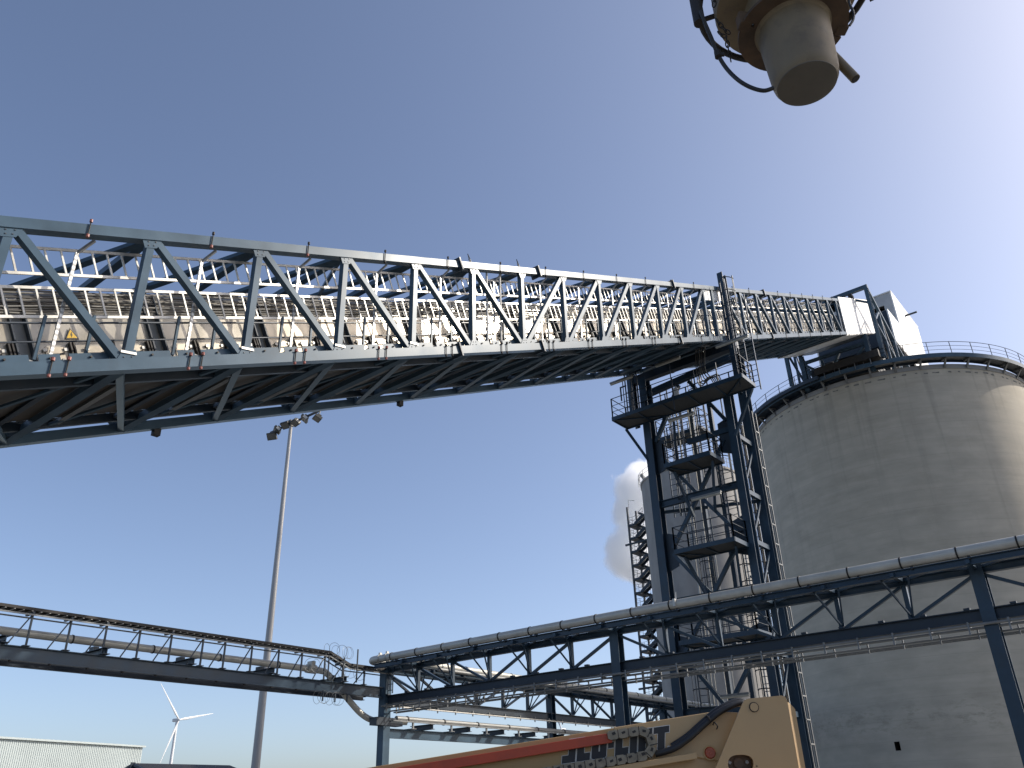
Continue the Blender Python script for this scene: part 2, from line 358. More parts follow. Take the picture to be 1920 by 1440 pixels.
# toe plates along the near chord, bolted
tp = MB()
for i in range(I0, I1):
    for k, (a, b) in enumerate(((.10, .40), (.46, .60), (.66, .93))):
        tp.bar(sl((i + a) * BAY, .21, XN - .09), sl((i + b) * BAY, .21, XN - .09), .012, .20)
tp.build("toe_plate", STEEL, bridge)
bo = MB()
for i in range(I0, 14):
    for a in (.25, .53, .80):
        p = sl((i + a) * BAY, .23, XN - .078); bo.tube([p, p + Vector((.03, 0, 0))], .022, 6)
bo.build("toe_plate_bolts", DARK, bridge)
# handrail on near walkway
hr = MB()
for nn, r_ in ((.98, .022), (.62, .018)): hr.tube([sl(S0, nn, -14.52), sl(S1, nn, -14.52)], r_, 6)
hr.build("handrail", STEELD, bridge, 40)
for k in range(int((S1 - S0) / (BAY / 3))):
    p = sl(S0 + (k + .4) * BAY / 3, .28, -14.52)
    if k < 90: MB().bar(p, p + Vector((0, 0, .92)), .05, .06, up=(1, 0, 0)).build("handrail_post", STEEL, bridge)
# slotted channels holding the cable ladders, with beam clamps
for i in range(I0, I1 - 1):
    f_ = .50 if i < 6 else .52
    b = node(i + f_, XN - .16); t = node(i + f_, XN - .16, True)
    if i == 12: continue
    up_ = MB().bar(b + Vector((0, 0, .02)), t - Vector((0, 0, .42)), .055, .045, up=(1, 0, 0)).build("cable_strut", STRUT, bridge)
    MB().bar(t - Vector((0, 0, .43)), t + Vector((.16, .20, -.10)), .05, .05).build("strut_arm", GALVD, bridge)
    for dx in (0, .26):
        c0 = node(i + f_ + dx * .4 - .02, XN + .155)
        if dx and i > 10: continue
        k = MB().tube([c0 + Vector((0, 0, -.19)), c0 + Vector((0, 0, .17))], .013, 6).build("beam_clamp", DARK, bridge)
        MB().tube([c0 + Vector((0, 0, .12)), c0 + Vector((0, 0, .18))], .036, 8).build("clamp_cap", RED if i < 4 else DARK, k)
        MB().tube([c0 + Vector((0, 0, -.20)), c0 + Vector((0, 0, -.15))], .032, 8).build("clamp_cap", RED if i < 4 else DARK, k)
    c0 = node(i + f_, XN + .145, True)
    k = MB().tube([c0 + Vector((0, 0, -.19)), c0 + Vector((0, 0, .20))], .013, 6).build("beam_clamp", DARK, bridge)
    MB().tube([c0 + Vector((0, 0, .15)), c0 + Vector((0, 0, .21))], .030, 8).build("clamp_cap", RED if i < 1 else DARK, k)
    MB().tube([c0 + Vector((0, 0, -.20)), c0 + Vector((0, 0, -.14))], .034, 8).build("clamp_cap", RED if i < 3 else DARK, k)
# idler frames and a service rail under the belt
for i in range(I0, 22):
    for h_ in (.25, .75):
        a_ = sl((i + h_) * BAY, .05, -15.35); MB().bar(a_, a_ + Vector((-3.0, 0, 0)), .10, .08).build("idler_frame", GALVD if h_ < .5 else STEELD, casing_parent)
# small white tie on uprights
for i in range(0, 5):
    p = node(i, XN + .09) + Vector((0, -.02, .22))
    MB().bar(p + Vector((0, -.14, 0)), p + Vector((0, .16, .06)), .05, .05).build("cable_tie_bracket", GALV, bridge)
# two bright standing pipes with an offset tray between bays 5 and 6
for i in (5.35, 5.62): MB().tube([node(i, XN - .14), node(i, XN - .14, True)], .035, 8).build("vertical_conduit", GALV, bridge, 40)
for i in (5, 6):   # hoop lights on the top chord
    p = node(i, XN, True)
    MB().tube([p + Vector((0, 0, .1)), p + Vector((0, -.08, .24)), p + Vector((.06, -.26, .32)), p + Vector((0, -.14, .20)), p + Vector((0, 0, .1))], .016, 6).build("lifting_loop", STEELD, bridge)
# infill panel where the tower head passes
MB().plate([node(12.05, XN + .02, True, -.72), node(12.95, XN + .02, True, -.72), node(12.95, XN + .02, True, -.02), node(12.05, XN + .02, True, -.02)], (-.02, 0, 0)).build("infill_panel", WHITE, bridge)
MB().bar(node(12.42, XN), node(12.42, XN, True, -.1), .18, .18, up=(1, 0, 0)).build("upright", STEEL, bridge)
# hanging things below
for (i, nn) in ((2.4, .0), (5.86, -.1), (14.6, -.15)):
    p = node(i, XF - .05, False, -.2); MB().box(p.x - .08, p.x + .08, p.y - .09, p.y + .09, p.z - .10, p.z + .10).build("junction_box", DARK, bridge)

# ------------------------------------------------------------------ casing inside the bridge
casing = casing_parent
core = MB()
def casebox(s0, s1, n0, n1, xa, xb, tilt=.15):
    P = []
    for s_ in (s0, s1):
        P += [sl(s_, n0, xa), sl(s_, n0, xb), sl(s_, n1, xb + tilt), sl(s_, n1, xa - tilt)]
    return [P[0], P[1], P[2], P[3], P[4], P[5], P[6], P[7]]
core.quadbox(casebox(S0, S1, .34, 1.90, -15.40, -18.3, .07)); core.build("casing_core", GREYCLAD, casing)
MB().quadbox(casebox(S0, S1, .10, .335, -15.6, -18.1, .0)).build("belt_pan", BROWN, casing)
MB().quadbox(casebox(S0, S1, 1.905, 2.0, -15.5, -18.2, .05)).build("casing_lid", GALVD, casing)
fl = MB().bar(sl(S0, .30, -15.29), sl(S1, .30, -15.29), .07, .06); fl.build("base_flange", GALVD, casing)
for i in range(I0, 23):
    s0, s1 = (i + .62) * BAY, (i + 1.50) * BAY
    P = []
    off = random.uniform(-.010, .010)
    for s_ in (s0, s1):
        P += [sl(s_, .36, -15.25 + off), sl(s_, .36, -15.385), sl(s_, 1.80, -15.46), sl(s_, 1.80, -15.328 + off)]
    o = MB().quadbox(P).build("casing_panel", CASES[(i * 7 + i * i) % 4], casing)
    # stiffener flanges each side of the joint
    for s_ in (s0 - .02, s1 + .02):
        MB().bar(sl(s_, .30, -15.24), sl(s_, 1.86, -15.33), .03, .14, up=(1, 0, 0)).build("joint_flange", STEELD, casing)
    for k in range(3):
        h0 = s0 + .20 + k * .80
        if i > 16 and k == 1: continue
        xx = lambda n: -15.25 + off - (n - .36) * .054 + .012
        q = []
        for s_ in (h0, h0 + .40): q += [sl(s_, .40, xx(.40) + .012), sl(s_, .40, xx(.40) - .03), sl(s_, .76, xx(.76) - .03), sl(s_, .76, xx(.76) + .012)]
        hh = MB().quadbox(q).build("access_hatch", HATCH, casing)
        if i < 8:
            cl = MB()
            for s_, n_ in ((h0 - .01, .47), (h0 - .01, .70), (h0 + .38, .47), (h0 + .38, .70)):
                cl.bar(sl(s_ - .035, n_, xx(n_) + .025), sl(s_ + .035, n_, xx(n_) + .025), .03, .06)
            cl.build("hatch_clip", GALV, hh)
            MB().bar(sl(h0 + .24, .60, xx(.6) + .03), sl(h0 + .33, .63, xx(.6) + .035), .03, .03).build("hatch_handle", DARK, hh)
        br = MB()
        for ds in (.47, .535): br.bar(sl(h0 + ds, .38, xx(.38) + .04), sl(h0 + ds, .84, xx(.84) + .04), .030, .09, up=(1, 0, 0))
        br.build("slide_bracket", DARK if k else BROWN, casing)
# yellow triangular warning sign on the casing
ws = MB(); p0 = sl(.90 * BAY, 1.0, -15.27)
ex, en = (sl(1, 0, 0) - sl(0, 0, 0)), (sl(0, 1, 0) - sl(0, 0, 0))
tri = lambda r, dx: [p0 + ex * (r * math.sin(a)) + en * (r * math.cos(a)) + Vector((dx, 0, 0)) for a in (0, R(120), R(240))]
sign = thing("warning_sign", p0, "small yellow triangular warning sign on the cream conveyor casing at far left", "sign")
MB().plate(tri(.15, .0), (.012, 0, 0)).build("sign_border", BLACKP, sign)
MB().plate(tri(.118, .013), (.003, 0, 0)).build("sign_face", YELLOW, sign)
zz = lambda a, b: p0 + ex * a + en * b + Vector((.017, 0, 0))
MB().plate([zz(.008, .06), zz(-.022, -.005), zz(-.002, -.005), zz(-.012, -.052), zz(.026, .012), zz(.006, .012), zz(.022, .06)], (.003, 0, 0)).build("sign_symbol", BLACKP, sign)

# ------------------------------------------------------------------ cable ladders + cables
def cable_ladder(n0, n1, x, s0, s1, label, pitch=.302, skip=()):
    t = thing("cable_ladder", sl(s0, n0, x), label, "cable ladder")
    for nn in (n0, n1): MB().bar(sl(s0, nn, x), sl(s1, nn, x), .03, .055).build("side_rail", GALV, t)
    # rungs grouped per prefabricated length
    k0 = s0; cnt = 0
    per = BAY
    while k0 < s1:
        mb = MB(); s_ = k0
        for q in range(int(per / pitch)):
            ss = k0 + (q + .5) * pitch
            if ss < s1: mb.bar(sl(ss, n0 + .03, x), sl(ss, n1 - .03, x), .035, .028, up=(1, 0, 0))
        if mb.v: mb.build("rungs", GALV, t)
        k0 += per
    return t
cable_ladder(1.98, 2.50, -14.62, S0, 12.2 * BAY, "empty galvanised cable ladder high inside the bridge, left of the support tower")
cable_ladder(1.98, 2.50, -14.62, 13.2 * BAY, 22.2 * BAY, "empty galvanised cable ladder high inside the bridge between the support tower and the white hood")
cable_ladder(1.15, 1.72, -14.66, S0, 22.2 * BAY, "long galvanised cable ladder in front of the conveyor casing, loaded with cables")
cb = thing("cable_bundle", (-14.8, Y0, 0), "bundle of grey and black power cables running along the lower cable ladder", "cables")
for k in range(12):
    nn = 1.46 + k * .045; pts = []
    ph = random.uniform(0, 6)
    s_ = S0
    while s_ < 22.3 * BAY:
        pts.append(sl(s_, nn + .015 * math.sin(s_ * 1.3 + ph) + random.uniform(-.006, .006), -15.30 + .03 * (k % 2) + random.uniform(-.006, .006))); s_ += .68
    MB().tube(pts, random.choice((.017, .021, .024)), 6).build("cable", CABLES[(k * 5) % 3], cb, 60)

# ------------------------------------------------------------------ white hood at the upper end
hood = thing("conveyor_hood", (XN, 58.7, 0), "white clad side hood closing the upper end of the conveyor bridge beside the silo", "hood")
def zc(y): return Z0 + (y - Y0) * math.tan(SL)
for x, nm in ((XN + .16, "side_panel"), (XF - .16, "side_panel")):
    for ya, yb in ((58.7, 63.2), (63.23, 68.2)):
        MB().plate([(x, ya, zc(ya) - .15), (x, yb, zc(yb) - .15), (x, yb, zc(yb) + 3.25), (x, ya, zc(ya) + 3.25)], (-.06 if x > -17 else .06, 0, 0)).build(nm, WHITE, hood)
MB().plate([(XN + .12, 58.7, zc(58.7) - .16), (XN + .12, 63.5, zc(63.5) - .16), (XF - .12, 63.5, zc(63.5) - .16), (XF - .12, 58.7, zc(58.7) - .16)], (0, 0, -.05)).build("soffit", WHITE, hood)
MB().plate([(XN + .12, 63.5, zc(63.5) - .16), (XN + .12, 68, zc(68) - .16), (XF - .12, 68, zc(68) - .16), (XF - .12, 63.5, zc(63.5) - .16)], (0, 0, -.05)).build("soffit", STEELD, hood)
MB().plate([(XN + .1, 60, zc(60) + 3.18), (XN + .1, 68, zc(68) + 3.18), (XF - .1, 68, zc(68) + 3.18), (XF - .1, 60, zc(60) + 3.18)], (0, 0, .05)).build("roof", GREYCLAD, hood)
p = Vector((XN + .1, 63.3, zc(63.3) + 3.3)); MB().box(p.x - .2, p.x + .12, p.y - .3, p.y + .25, p.z, p.z + .28).build("floodlight", DARK, hood)

# portal frame over the hood, standing on the silo roof
pf = thing("portal_frame", (-13.05, 64.2, 33.0), "dark blue portal frame with sloping stays standing over the white hood at the silo edge", "steel frame")
for x in (-13.05, -20.7):
    MB().ibeam((x, 64.2, 33.1), (x, 64.2, 39.95), .30, .34, .03, .03, up=(0, 1, 0)).build("post", STEEL, pf)
    MB().bar((x, 64.5, 39.8), (x, 69.6, 37.0), .22, .22).build("stay", STEEL, pf)
    MB().bar((x, 64.45, 36.6), (x, 69.2, 34.2), .16, .16).build("stay", STEEL, pf)
    MB().bar((x, 66.4, 38.4), (x, 66.4, 32.6), .18, .18, up=(1, 0, 0)).build("rear_post", STEEL, pf)
    MB().bar((x, 64.45, 36.7), (x, 66.3, 38.3), .14, .14).build("brace", STEEL, pf)
    MB().bar((x, 66.5, 38.0), (x, 69.4, 33.0), .10, .10).build("brace", GALVD, pf)
    MB().bar((x, 69.6, 37.0), (x, 73.2, 35.4), .2, .2).bar((x, 69.5, 37), (x, 69.5, 32.6), .2, .2, up=(1, 0, 0)).build("stay", STEEL, pf)
MB().bar((-12.9, 64.2, 39.85), (-20.85, 64.2, 39.85), .30, .30).build("top_beam", STEEL, pf)
MB().bar((-13.1, 64.2, 38.3), (-15.2, 64.2, 39.72), .16, .16).build("knee_brace", STEEL, pf)
MB().bar((-20.55, 64.2, 38.3), (-18.4, 64.2, 39.72), .16, .16).build("knee_brace", STEEL, pf)

# head house on the silo roof
hh = thing("head_house", (-16.8, 78, 32.4), "white clad head house with a stepped front standing on the roof of the big silo", "building")
x0, x1 = -13.4, -20.4
YH = (72.4, 76.1, 85.1); ZH = (38.35, 41.75, 45.45)
for x, t_ in ((x0, -.12), (x1, .12)):
    MB().plate([(x, YH[0], ZH[0]), (x, 85.1, ZH[0] - .1), (x, 85.1, ZH[2]), (x, YH[1], ZH[2]), (x, YH[1], ZH[1]), (x, YH[0], ZH[1])], (t_, 0, 0)).build("side_wall", WHITE, hh)
fw = MB(); ya_, yb_ = YH[1] + .02, YH[1] + .12
fw.box(x0 - .125, -14.3, ya_, yb_, ZH[1], ZH[2] - .02).box(-14.3, -15.3, ya_, yb_, ZH[1], ZH[1] + 1.9).box(-14.3, -15.3, ya_, yb_, ZH[1] + 2.5, ZH[2] - .02).box(-15.3, x1 + .125, ya_, yb_, ZH[1], ZH[2] - .02)
fw.build("front_wall", GREYCLAD, hh)
MB().box(x0 - .125, x1 + .125, YH[0] + .02, YH[0] + .12, ZH[0], ZH[1] - .1).build("front_wall", STEELD, hh)
MB().box(x0 - .125, x1 + .125, 84.95, 85.05, ZH[0], ZH[2] - .02).build("back_wall", GREYCLAD, hh)
MB().box(x0 + .03, x1 - .03, YH[1] - .05, 85.2, ZH[2] + .005, ZH[2] + .12).build("roof", WHITE, hh)
MB().box(x0 - .125, x1 + .125, YH[0] + .13, YH[1], ZH[1] - .1, ZH[1] - .02).build("roof", GREYCLAD, hh)
MB().box(x0 - .125, x1 + .125, YH[0] + .13, 84.9, ZH[0] + .0, ZH[0] + .1).build("floor", STEELD, hh)
MB().tube([(x0 - .02, 80.2, 44.6), (x0 + 1.1, 80.2, 44.6)], .10, 8).build("vent_pipe", STEELD, hh)
for y in (72.8, 78.5, 84.5):
    for x in (x0 - .3, x1 + .3): MB().bar((x, y, 32.4), (x, y, ZH[0] - .01), .26, .26, up=(1, 0, 0)).build("leg", STEELD, hh)
for x in (x0 - .3, x1 + .3):
    MB().bar((x, 72.9, 32.8), (x, 78.3, ZH[0] - .3), .16, .16).build("brace", STEELD, hh)
MB().box(-14.6, -19.2, 73.2, 78, 32.8, 38.2).build("discharge_chute", DARK, hh)

# supports of the upper end on the silo rim
es = thing("end_support", (-16.8, 63, 32.5), "dark blue trestle with K bracing carrying the bridge end on the silo rim", "trestle")
for x in (XF + .0, XN + .12):
    MB().ibeam((x, 64.3, 32.3), (x, 64.3, zc(64.3) - .25), .36, .36, .03, .03, up=(0, 1, 0)).build("post", STEEL, es)
MB().bar((XF + .15, 64.3, 34.9), (XN - .03, 64.3, 34.9), .22, .26).build("beam", STEEL, es)
MB().bar((XF + .2, 64.3, 34.7), (-17.6, 64.3, 33.0), .2, .2).build("brace", STEEL, es)
MB().bar((-17.5, 64.3, 33.0), (-16.4, 64.3, 34.8), .2, .2).build("brace", STEEL, es)
MB().bar((XN - .08, 64.3, 34.7), (-16.1, 64.3, 33.0), .2, .2).build("brace", STEEL, es)
MB().bar((-17.55, 64.3, 32.9), (-17.9, 64.3, 34.8), .16, .16, up=(0, 1, 0)).build("brace", STEEL, es)
# dark machinery mass under the head
dm = MB(); dm.box(-19.0, -14.2, 64.6, 72, 33.2, 34.3).box(-18.4, -13.2, 63.3, 65.2, 33.0, 33.6)
dm.build("drive_platform", DARK, es)
for k in range(9):
    x = -18.9 + k * .62; MB().tube([(x, 63.35 + .25 * (k % 2), 32.5), (x, 63.35 + .25 * (k % 2), 33.3)], .028, 6).build("hanger_rod", GALVD, es)

# ------------------------------------------------------------------ big silo
SC = Vector((-16.8, 75.9, 0)); SR = 11.66; SH = 32.2
silo = thing("concrete_silo", SC, "huge round grey concrete silo filling the right side, with a steel walkway round its rim", "silo")
mb = MB(); n = 192
hole = at(1683, 1399, 'y', 66)
r_ = (hole - CAM); ux = Vector((r_.x, r_.y)).normalized(); tt = ux.dot(SC.xy) - math.sqrt(ux.dot(SC.xy) ** 2 - SC.xy.length_squared + SR ** 2)
hx = ux * tt; ha = math.atan2(hx.y - SC.y, hx.x - SC.x); hz = CAM.z + r_.z / Vector((r_.x, r_.y)).length * tt
da = 2 * math.pi / n; a00 = ha - da / 2
zs = [0, hz - .28, hz + .28, 8, 16, 24, 31.75, SH]
for j in range(len(zs) - 1):
    for i in range(n):
        if j == 1 and i == 0: continue
        a, b2 = a00 + i * da, a00 + (i + 1) * da; b = len(mb.v)
        for aa, z in ((a, zs[j]), (b2, zs[j]), (b2, zs[j + 1]), (a, zs[j + 1])): mb.v.append(SC + Vector((SR * math.cos(aa), SR * math.sin(aa), z)))
        mb.f.append((b, b + 1, b + 2, b + 3))
# top: inner wall edge + roof slab
mb2 = MB().lathe([(SR, SH), (SR - .4, SH), (SR - .4, SH - .3), (.01, SH + .6)], SC, 96)
bmw = mb
me_o = mb.build("wall", CONC, silo); 
bmm = bmesh.new(); bmm.from_mesh(me_o.data); bmesh.ops.remove_doubles(bmm, verts=bmm.verts[:], dist=.001); bmesh.ops.recalc_face_normals(bmm, faces=bmm.faces[:]); bmm.to_mesh(me_o.data); bmm.free()
me_o.data.polygons.foreach_set('use_smooth', [True] * len(me_o.data.polygons))
mb2.build("roof_slab", CONC2, silo, 30)
# rim ring (thin kerb band) and recess box behind the opening
MB().lathe([(SR + .003, SH - .35), (SR + .06, SH - .35), (SR + .06, SH + .02), (SR + .003, SH + .02)], SC, 128).build("rim_band", CONC2, silo, 30)
rc = MB(); d1, d2 = Vector((math.cos(a00), math.sin(a00), 0)), Vector((math.cos(a00 + da), math.sin(a00 + da), 0))
pts = [SC + d1 * SR + Vector((0, 0, hz - .28)), SC + d2 * SR + Vector((0, 0, hz - .28)), SC + d2 * SR + Vector((0, 0, hz + .28)), SC + d1 * SR + Vector((0, 0, hz + .28))]
inn = [q - (Vector((q.x, q.y, 0)) - SC).normalized() * .7 for q in pts]
b = len(rc.v); rc.v += pts + inn
for i in range(4): rc.f.append((b + i, b + (i + 1) % 4, b + 4 + (i + 1) % 4, b + 4 + i))
rc.f.append((b + 4, b + 5, b + 6, b + 7)); rc.build("opening_recess", DARK, silo)
# anchor scars below the rim
for k in range(46):
    a = R(170 + k * 4.1 + random.uniform(-1, 1)); d = Vector((math.cos(a), math.sin(a), 0)); t_ = Vector((-d.y, d.x, 0)); zz_ = SH - .62 - random.uniform(0, .12)
    w_ = random.uniform(.08, .30); c = SC + d * (SR + .004) + Vector((0, 0, zz_))
    MB().plate([c - t_ * w_, c + t_ * (w_ * .9) + Vector((0, 0, -.03)), c + t_ * w_ + Vector((0, 0, .09)), c + t_ * .02 + Vector((0, 0, random.uniform(.04, .13))), c - t_ * (w_ * .9) + Vector((0, 0, .08))], d * .012).build("anchor_patch", DARKC, silo)
# walkway
WR0, WR1, WZ = SR - .05, SR + .85, SH + .50
wk = MB().lathe([(WR0, WZ), (WR1, WZ), (WR1, WZ - .035), (WR0, WZ - .035), (WR0, WZ)], SC, 128).build("walkway_deck", GALVD, silo, 30)
MB().lathe([(WR1 + .004, WZ - .26), (WR1 + .03, WZ - .26), (WR1 + .03, WZ + .10), (WR1 + .004, WZ + .10), (WR1 + .004, WZ - .26)], SC, 128).build("fascia", STEEL, wk, 30)
MB().lathe([(WR0 - .03, WZ - .26), (WR0 - .004, WZ - .26), (WR0 - .004, WZ + .04), (WR0 - .03, WZ + .04), (WR0 - .03, WZ - .26)], SC, 128).build("inner_beam", STEELD, wk, 30)
NP = 40
for k in range(NP):
    br = MB()
    a = 2 * math.pi * (k + .3) / NP; d = Vector((math.cos(a), math.sin(a), 0))
    br.bar(SC + d * (SR + .04) + Vector((0, 0, SH - .32)), SC + d * (SR + .55) + Vector((0, 0, WZ - .20)), .14, .12)
    br.bar(SC + d * (WR0 + .02) + Vector((0, 0, WZ - .13)), SC + d * (WR1 - .02) + Vector((0, 0, WZ - .13)), .10, .16)
    br.build("bracket", GALVD, wk)
post = MB()
NPOST = 44
for k in range(NPOST):
    a = 2 * math.pi * k / NPOST; d = Vector((math.cos(a), math.sin(a), 0))
    b_ = SC + d * (WR1 - .02) + Vector((0, 0, WZ))
    MB().bar(b_, b_ + Vector((0, 0, 1.12)), .05, .05, up=(1, 0, 0)).build("railing_post", STEELD, wk)
rl = MB()
for zz_, rr_ in ((1.12, .024), (.76, .016), (.42, .016)):
    for q in range(4):
        a0 = q * math.pi / 2 + .01; rl.tube([SC + Vector((math.cos(a0 + t * (math.pi / 2 - .02) / 40) * (WR1 - .02), math.sin(a0 + t * (math.pi / 2 - .02) / 40) * (WR1 - .02), WZ + zz_)) for t in range(41)], rr_, 5)
rl.build("railing", STEELD, wk)
# gate platform that widens the walkway under the bridge
gp = MB()
for k in range(7):
    a = R(228 + k * 5.5); d = Vector((math.cos(a), math.sin(a), 0)); t_ = Vector((-d.y, d.x, 0))
    gp.bar(SC + d * (SR + .2) + t_ * -.62 + Vector((0, 0, WZ + .02)), SC + d * (SR + .2) + t_ * .62 + Vector((0, 0, WZ + .02)), 1.9, .3)
gp.build("wide_platform", STEELD, wk)
# little service balcony on the left flank
sb = at(1528, 1372, 'y', 75.0)
a = math.atan2(sb.y - SC.y, sb.x - SC.x); d = Vector((math.cos(R(196)), math.sin(R(196)), 0)); b0 = SC + d * SR; t_ = Vector((-d.y, d.x, 0))
by = MB().bar(b0 + d * .02 + Vector((0, 0, sb.z)), b0 + d * 1.1 + Vector((0, 0, sb.z)), 1.3, .14).build("service_balcony", STEELD, silo)
rl = MB()
for q in (-.6, .6):
    for o_ in (.1, 1.05): rl.bar(b0 + d * o_ + t_ * q + Vector((0, 0, sb.z + .05)), b0 + d * o_ + t_ * q + Vector((0, 0, sb.z + 1.15)), .05, .05)
    for z_ in (.6, 1.12): rl.bar(b0 + d * .1 + t_ * q + Vector((0, 0, sb.z + z_)), b0 + d * 1.05 + t_ * q + Vector((0, 0, sb.z + z_)), .04, .04)
for z_ in (.6, 1.12): rl.bar(b0 + d * 1.05 + t_ * -.6 + Vector((0, 0, sb.z + z_)), b0 + d * 1.05 + t_ * .6 + Vector((0, 0, sb.z + z_)), .04, .04)
rl.build("balcony_railing", GALVD, by)

# ------------------------------------------------------------------ second silo and stair tower behind
S2 = Vector((-48.9, 100, 0)); R2 = 6.55; H2 = 41.6
s2 = thing("concrete_silo", S2, "slimmer grey concrete silo seen behind the support tower, left of the huge silo", "silo")
MB().lathe([(R2, 0), (R2, 12), (R2, 24), (R2, 36), (R2, H2 - .3), (R2 + .12, H2 - .28), (R2 + .12, H2), (.01, H2 + .3)], S2, 72).build("wall", CONC2, s2, 35)
rl = MB()
for z_, rr_ in ((1.15, .035), (.6, .028)):
    rl.tube([S2 + Vector((math.cos(2 * math.pi * t / 60) * (R2 + .3), math.sin(2 * math.pi * t / 60) * (R2 + .3), H2 + z_)) for t in range(61)], rr_, 5)
for k in range(26):
    a = 2 * math.pi * k / 26; q = S2 + Vector((math.cos(a) * (R2 + .3), math.sin(a) * (R2 + .3), H2 - .1)); rl.bar(q, q + Vector((0, 0, 1.25)), .06, .06, up=(1, 0, 0))
rl.build("roof_railing", GALVD, s2)
q = S2 + Vector((-R2 + .5, -1.5, H2)); MB().tube([q, q + Vector((0, 0, 1.6)), q + Vector((-.35, -.2, 2.3))], .28, 8).box(q.x - .5, q.x + .4, q.y - .4, q.y + .4, q.z, q.z + .5).build("roof_vent", PIPEG, s2)
st = thing("stair_tower", (-57.5, 100, 0), "tall dark steel zigzag stair tower beside the slimmer silo, with steam behind it", "stair tower")
xa, xb, ya, yb, zt = -59.1, -55.9, 100.0, 102.4, 40.3
for x in (xa, xb):
    for y in (ya, yb): MB().bar((x, y, 0), (x, y, zt if x == xa else zt + .6), .24, .24, up=(1, 0, 0)).build("post", STEELD, st)
lev = 1.93; k = 0; z = 1.0
while z < zt - 1.5:
    fl_ = MB()
    fl_.box(xa - .05, xa + 1.0, ya - .1, yb, z - .30, z)                   # left landing
    fl_.build("landing", STEELD, st)
    fl2 = MB()
    for yy in (ya + .05, ya + 1.05): fl2.bar((xa + 1.0, yy, z - .05), (xb - .7, yy, z + 1.02), .14, .40)
    for q in range(8):
        f_ = (q + .5) / 8; fl2.box(xa + 1.0 + f_ * 1.5 - .12, xa + 1.0 + f_ * 1.5 + .12, ya + .05, ya + 1.05, z + f_ * 1.07 - .06, z + f_ * 1.07 + .01)
    fl2.box(xb - .7, xb + .1, ya, yb, z + .76, z + 1.04)
    for yy in (yb - .05, yb - 1.05): fl2.bar((xb - .7, yy, z + 1.0), (xa + 1.0, yy, z + lev - .05), .12, .32)
    fl2.build("flight", STEELD, st)
    rl = MB()
    for zz_ in (.5, 1.0):
        rl.bar((xa, ya - .08, z + zz_), (xa + 1.0, ya - .08, z + zz_), .035, .035); rl.bar((xa - .05, ya, z + zz_), (xa - .05, yb, z + zz_), .035, .035)
        rl.bar((xa + 1.0, ya - .02, z + zz_), (xb - .7, ya - .02, z + 1.02 + zz_), .035, .035)
    for q in range(5):
        x = xa + .1 + q * .6; rl.bar((x, ya - .06, z + max(0, (x - xa - 1.0) * .7)), (x, ya - .06, z + max(0, (x - xa - 1.0) * .7) + 1.0), .035, .035, up=(1, 0, 0))
    rl.build("railing", STEELD, st)
    if k % 5 == 2: MB().bar((xa - .7, ya - .2, z + .95), (xb + 2.0, ya - .2, z + 1.1), .2, .24).build("tie_beam", STEELD, st)
    z += lev; k += 1
MB().tube([(xa + .3, ya, zt - .2), (xa + .3, ya, zt + 1.0), (xa + 1.3, ya, zt + .7)], .04, 6).build("lamp_bracket", GALVD, st)

# ------------------------------------------------------------------ support tower
tower = thing("support_tower", (-16.6, 36, 0), "tall dark blue braced steel tower with platforms and ladders holding up the bridge", "tower")
YF, YB, XL, XR = 35.05, 37.1, -18.95, -14.45
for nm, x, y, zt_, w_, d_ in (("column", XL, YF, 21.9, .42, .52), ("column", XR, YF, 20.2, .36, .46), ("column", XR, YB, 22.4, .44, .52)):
    MB().ibeam((x, y, .05), (x, y, zt_), w_, d_, .035, .03, up=(0, 1, 0)).build(nm, STEEL_SHADE, tower)
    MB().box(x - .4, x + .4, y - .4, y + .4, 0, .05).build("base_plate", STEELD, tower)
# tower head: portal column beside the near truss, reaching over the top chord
MB().ibeam((-13.86, 35.3, 19.5), (-13.86, 35.3, node(13, 0, True).z + .55), .30, .46, .03, .05, up=(0, 1, 0)).build("head_column", STEEL_SHADE, tower)
MB().ibeam((-19.86, 35.3, 19.5), (-19.86, 35.3, node(13, 0, True).z + .55), .30, .46, .03, .05, up=(0, 1, 0)).build("head_column", STEEL_SHADE, tower)
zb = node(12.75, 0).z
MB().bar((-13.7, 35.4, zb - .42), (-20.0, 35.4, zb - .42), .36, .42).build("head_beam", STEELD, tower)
MB().bar((XL + .2, YF, 21.0), (XR + .4, YF, 21.4), .3, .3).build("cross_beam", STEEL_SHADE, tower)
# horizontals and K braces on the front face
y = YF
for z in (14.9, 10.1, 5.3): MB().ibeam((XL + .2, y, z), (XR - .2, y, z), .22, .34, .03, .025).build("cross_beam", STEEL_SHADE, tower)
mid = (XL + XR) / 2
for zbm, gs in ((14.9, (17.4, 12.5)), (10.1, (12.5, 7.7)), (5.3, (7.7, 2.9))):
    for gz in gs:
        sg = .17 if gz > zbm else -.17
        for x in (XL + .2, XR - .2):
            gx = 1 if x < mid else -1
            MB().bar((mid - gx * .12, y, zbm + sg), (x + gx * .35, y, gz - sg * .8), .16, .18, up=(0, 1, 0)).build("brace", STEEL_SHADE, tower)
for gz in (17.4, 12.5, 7.7):
    for x, gx in ((XL, 1), (XR, -1)):
        MB().plate([(x + gx * .21, y - .02, gz - .95), (x + gx * .78, y - .02, gz - .75), (x + gx * .78, y - .02, gz + .75), (x + gx * .21, y - .02, gz + .95)], (0, .04, 0)).build("gusset_plate", STEELD, tower)
MB().bar((mid - .2, y, 17.7), (XR - .2, y, 17.7), .2, .26).build("cross_beam", STEEL_SHADE, tower)
for x, gx in ((XL + .3, 1), (XR - .3, -1)): MB().bar((x, y, 18.2), (mid - gx * .3, y, 20.9), .18, .18, up=(0, 1, 0)).build("brace", STEEL_SHADE, tower)
